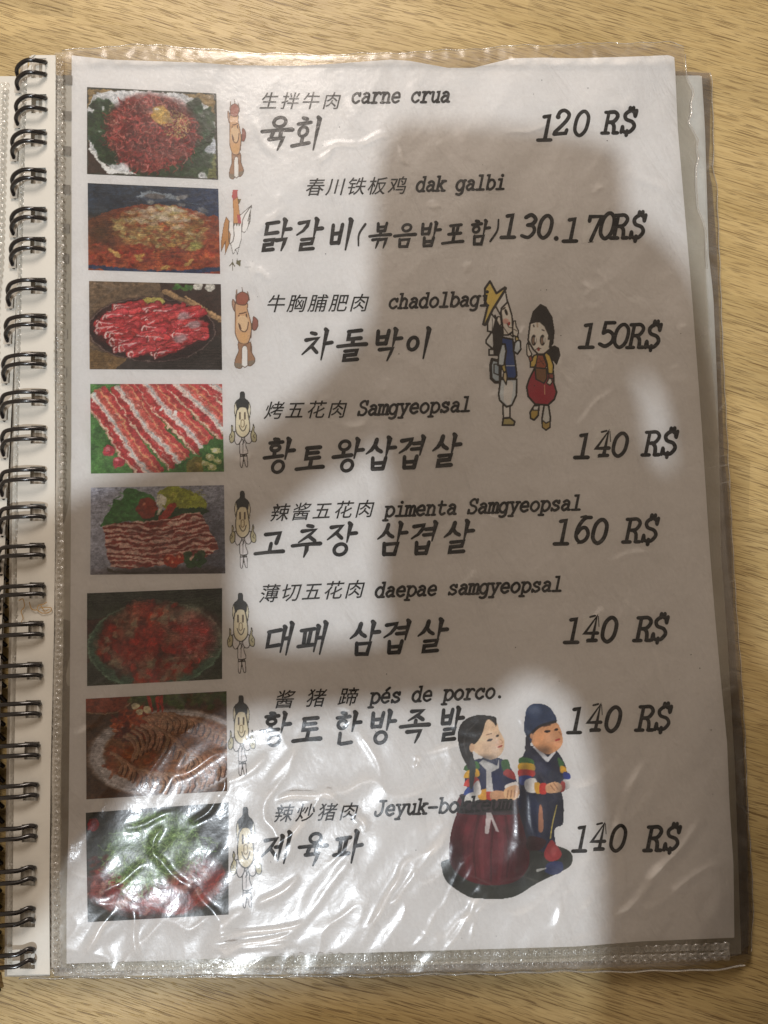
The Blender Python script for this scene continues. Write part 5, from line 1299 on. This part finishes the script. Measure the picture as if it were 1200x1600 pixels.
# grey welded margin between seam and page, seen through the film
def quadstrip(name, L, R_, y0, y1, z, mat, n=60, lab=None):
    vs, fs = [], []
    for i in range(n+1):
        y = y0+(y1-y0)*i/n
        vs += [P(float(ip(L, y)), y, z*MM), P(float(ip(R_, y)), y, z*MM)]
        if i < n: fs.append((2*i+2, 2*i+3, 2*i+1, 2*i))
    o = part(name, mesh_vf(name, vs, fs, False), mat)
    if lab: o['label'] = lab
    return o
M_MARG = mat_plain('grey_film_layers', (.47, .44, .385), .45, .3, .12, 90, .0006)
quadstrip('inner_margin', [(80, 86), (1540, 78)], [(80, 124), (1540, 118)], 118, 1512, -.75, M_MARG)
for a, b, xr in RINGS[:12]:  # dark patches painted on the margin as shadows of the wire loops
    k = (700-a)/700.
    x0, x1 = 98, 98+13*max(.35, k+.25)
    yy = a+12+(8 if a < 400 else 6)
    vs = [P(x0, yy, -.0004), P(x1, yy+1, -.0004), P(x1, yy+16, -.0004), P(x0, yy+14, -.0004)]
    part('loop_shadow_patch', mesh_vf('loop_shadow_patch', vs, [(3, 2, 1, 0)], False), M_GREY if a > 400 else mat_plain('loop_shadow_tone', (.22, .20, .17), .5, .3, .3, 300))

# flipped pages at the left
LP_R = [(100, 30), (118, 46), (200, 40), (400, 28), (600, 20), (800, 10), (1000, 2), (1200, -6), (1540, -14)]
for k, (z, mt, d) in enumerate(((-1.9, M_STRIP, 0), (-3.0, M_GREY, 3))):
    quadstrip('turned_page', [(100, -130), (1540, -150)], [(a, b+d) for a, b in LP_R], 119+3*k, 1508, z, mt)
for i, (a, b, xr) in enumerate(RINGS):
    # the film tab below each loop
    xl = [26, 25, 19, 19, 18, 17, 12, 9, 5, 2, 3, 1, -1, -3, -4, -5, -6, -8, -9, -10, -12, -14, -15, -16][i]
    z = -1.2
    vs = [P(xl-2, b+8, z*MM), P(xl+9, b+8, z*MM), P(xl+8, b+29, z*MM), P(xl-4, b+29, z*MM)]
    part('film_tab', mesh_vf('film_tab', vs, [(3, 2, 1, 0)], False), M_MARG)
    vs, fs = [], []
    for y, lead in ((a, 0), (b, 1)):
        lowr = max(0, (y-1150)/350.)
        yr = y-6*lowr*(1 if i > 18 else .3)
        lift = -5+4*min(1, max(0, (y-300)/600.))
        path = [(xr, yr+1, -2.2), (xr+.5, yr, -.2), (xr-2, yr-.5, 1.5), (xr-9, yr-1.5, 2.4), ((xr*.62+xl*.38), y+lift*.6+2*lowr, 3.4), ((xr*.35+xl*.65), y+lift*.75+3*lowr+1, 3.6), (xl+7, y+2+4*lowr, 2.8), (xl+1.5, y+8+4*lowr, 1.5), (xl, y+15+4*lowr, 0), (xl+3, y+24, -1.5), (xl+8, y+33 if lead else y+27, -2.9), (xl+15, y+40 if lead else y+33, -4.2)]
        pts = smooth([np.array((*P(px, py, zz*MM),)) for px, py, zz in path], False, 4)
        v2, f2 = tube([Vector(q) for q in pts], .0007)
        bse = len(vs); vs += v2; fs += [tuple(bse+q for q in f) for f in f2]
    # what shows through the slot: pale film edges beside the dark gap of the spine
    k = min(1, max(0, (a-90)/500.)); zz = -.0021
    for nm, xa, xb, mt in (('slot_edge', xr-25, xr-10-4*k, M_STRIP if a < 200 else M_MARG), ('slot_edge', xr-10-4*k, xr-5-4*k, M_GREY), ('slot_edge', xr-5-4*k, xr+4, M_MARG if a > 180 else M_STRIP)):
        part(nm, mesh_vf(nm, [P(xa, a-9, zz), P(xb, a-9, zz), P(xb, b+9, zz), P(xa, b+9, zz)], [(3, 2, 1, 0)], False), mt)
    part('wire_loop', mesh_vf('wire_loop', vs, fs), M_WIRE)
# brown stain lines on the strip
ink = Ink()
for q in ([(30, 938), (36, 936), (38, 948), (33, 955), (36, 966), (33, 972)], [(46, 941), (49, 951), (57, 953), (60, 946), (68, 944), (73, 941)], [(58, 953), (66, 958), (78, 956), (80, 950), (70, 949), (62, 950)], [(64, 946), (70, 955), (76, 952)]):
    ink.stroke(smooth(q, False, 4), 1.6, 1.2)
o = ink.build('stain', M_STAIN, None, lambda X, Y: 0*X+.0006)
o.parent = book; o.location = (0, 0, -TZ)

# ------------------------------------------------------------------ unseen phone and hands above the frame: slabs shaped to cast the shadow
def caster(name, outline, holes, z, thick, mat):
    loops = [outline]+holes
    cast = []
    for lp in loops:
        q = []
        for x, y in smooth(lp, True, 4):
            s = P(x, y, 0); q.append(s+(LAMP-s)*(z/LAMP.z))
        cast.append(q)
    tri = tessellate_polygon([[Vector((v.x, v.y, 0)) for v in q] for q in cast])
    flat = [v for q in cast for v in q]; n = len(flat)
    vs = flat+[v+Vector((0, 0, thick)) for v in flat]
    fs = [tuple(t) for t in tri]+[tuple(n+i for i in t)[::-1] for t in tri]
    b = 0
    for q in cast:
        m = len(q)
        for i in range(m): j = (i+1) % m; fs.append((b+i, b+j, n+b+j, n+b+i))
        b += m
    me = mesh_vf(name, vs, fs, False)
    bm = bmesh.new(); bm.from_mesh(me); bmesh.ops.recalc_face_normals(bm, faces=bm.faces[:]); bm.to_mesh(me); bm.free()
    return link(name, me, mat)
M_SKIN = mat_plain('skin', (.45, .27, .19), .5, .3, .1, 80)
M_PHONE = mat_plain('phone_body', (.03, .03, .032), .3, .5, .1, 80)
ph = caster('phone', [(600, 225), (640, 212), (800, 222), (930, 245), (962, 285), (968, 420), (955, 560), (975, 700), (960, 800), (640, 780), (590, 640), (578, 520), (583, 380), (588, 290)], [], .275, .009, M_PHONE)
tag(ph, 'black phone held level above the menu to take the picture', 'phone')
lh = caster('hand', [(640, 480), (572, 515), (540, 568), (500, 612), (408, 694), (330, 742), (200, 778), (110, 815), (-10, 880), (-200, 980), (-300, 1500), (-40, 1530), (20, 1470), (70, 1425), (130, 1330), (220, 1235), (320, 1150), (390, 1115), (520, 1108), (620, 1100), (700, 1095), (770, 1098), (800, 1070), (830, 1058), (860, 1062), (960, 1000), (960, 600)],
            [[(352, 900), (385, 850), (440, 805), (500, 755), (560, 718), (598, 690), (612, 715), (600, 800), (590, 900), (602, 980), (612, 1020), (560, 1042), (470, 1052), (390, 1045), (352, 1000)]], .30, .02, M_SKIN)
tag(lh, 'unseen left hand and forearm, a slab shaped to cast the shadow on the left', 'hand')
rh = caster('hand', [(940, 420), (975, 400), (1022, 435), (1060, 487), (1085, 565), (1102, 640), (1125, 760), (1142, 900), (1157, 1020), (1178, 1090), (1240, 1165), (1320, 1300), (1320, 1750), (930, 1750), (933, 1600), (937, 1483), (932, 1308), (922, 1192), (908, 1133), (885, 1090), (850, 1058), (820, 900), (820, 700)],
            [[(958, 596), (1000, 582), (1034, 630), (1046, 690), (1048, 745), (1018, 780), (990, 745), (982, 690), (966, 640)]], .285, .02, M_SKIN)
tag(rh, 'unseen right hand and forearm, a slab shaped to cast the shadow at lower right', 'hand')

# unseen figure added past the near edge: body blocks light, head shades wood
B_ = Vector((-.012, -.291, 0)); HC = B_+(LAMP-B_)*(.50/LAMP.z)
hx, hy = HC.x, HC.y
sk = [((hx+.04, hy-.08, -.15), .17), ((hx+.04, hy-.08, .0), .18), ((hx+.03, hy-.08, .18), .17), ((hx+.02, hy-.06, .30), .14), ((hx, hy-.02, .36), .06), ((hx, hy, .41), .08), ((hx, hy, .48), .095), ((hx, hy, .56), .085), ((hx, hy, .59), .03)]
vs, fs = [], []
print('LAMP', LAMP, 'HEAD', HC)
for k, ((x, y, z), r_) in enumerate(sk):
    for i in range(28):
        a = 2*math.pi*i/28; fl = .62 if k < 4 else 1.05
        vs.append((x+r_*1.15*math.cos(a)*(1 if k > 3 else 1.1), y+r_*fl*math.sin(a), z))
    if k:
        for i in range(28): j = (i+1) % 28; fs.append(((k-1)*28+i, (k-1)*28+j, k*28+j, k*28+i))
fs.append(tuple(range(28))[::-1]); fs.append(tuple(len(vs)-28+i for i in range(28)))
pr = link('blocker_figure', mesh_vf('blocker_figure', vs, fs), mat_plain('blocker_dark', (.03, .025, .022), .9, .1, .3, 60))
sd = pr.modifiers.new('smooth', 'SUBSURF'); sd.levels = sd.render_levels = 2
tag(pr, 'unseen dark figure added past the near edge of the table to block light', 'blocker_figure')

# forearm-like tube added just outside the frame to block light at lower right
pts = [P(1465, 1150, .030), P(1465, 1300, .034), P(1480, 1600, .040), P(1520, 2000, .046)]
v2, f2 = tube([Vector(q) for q in smooth([np.array(p) for p in pts], False, 4)], .030, 16)
blocker_arm = link('sleeve', mesh_vf('sleeve', v2, f2), bpy.data.materials['blocker_dark'], pr)
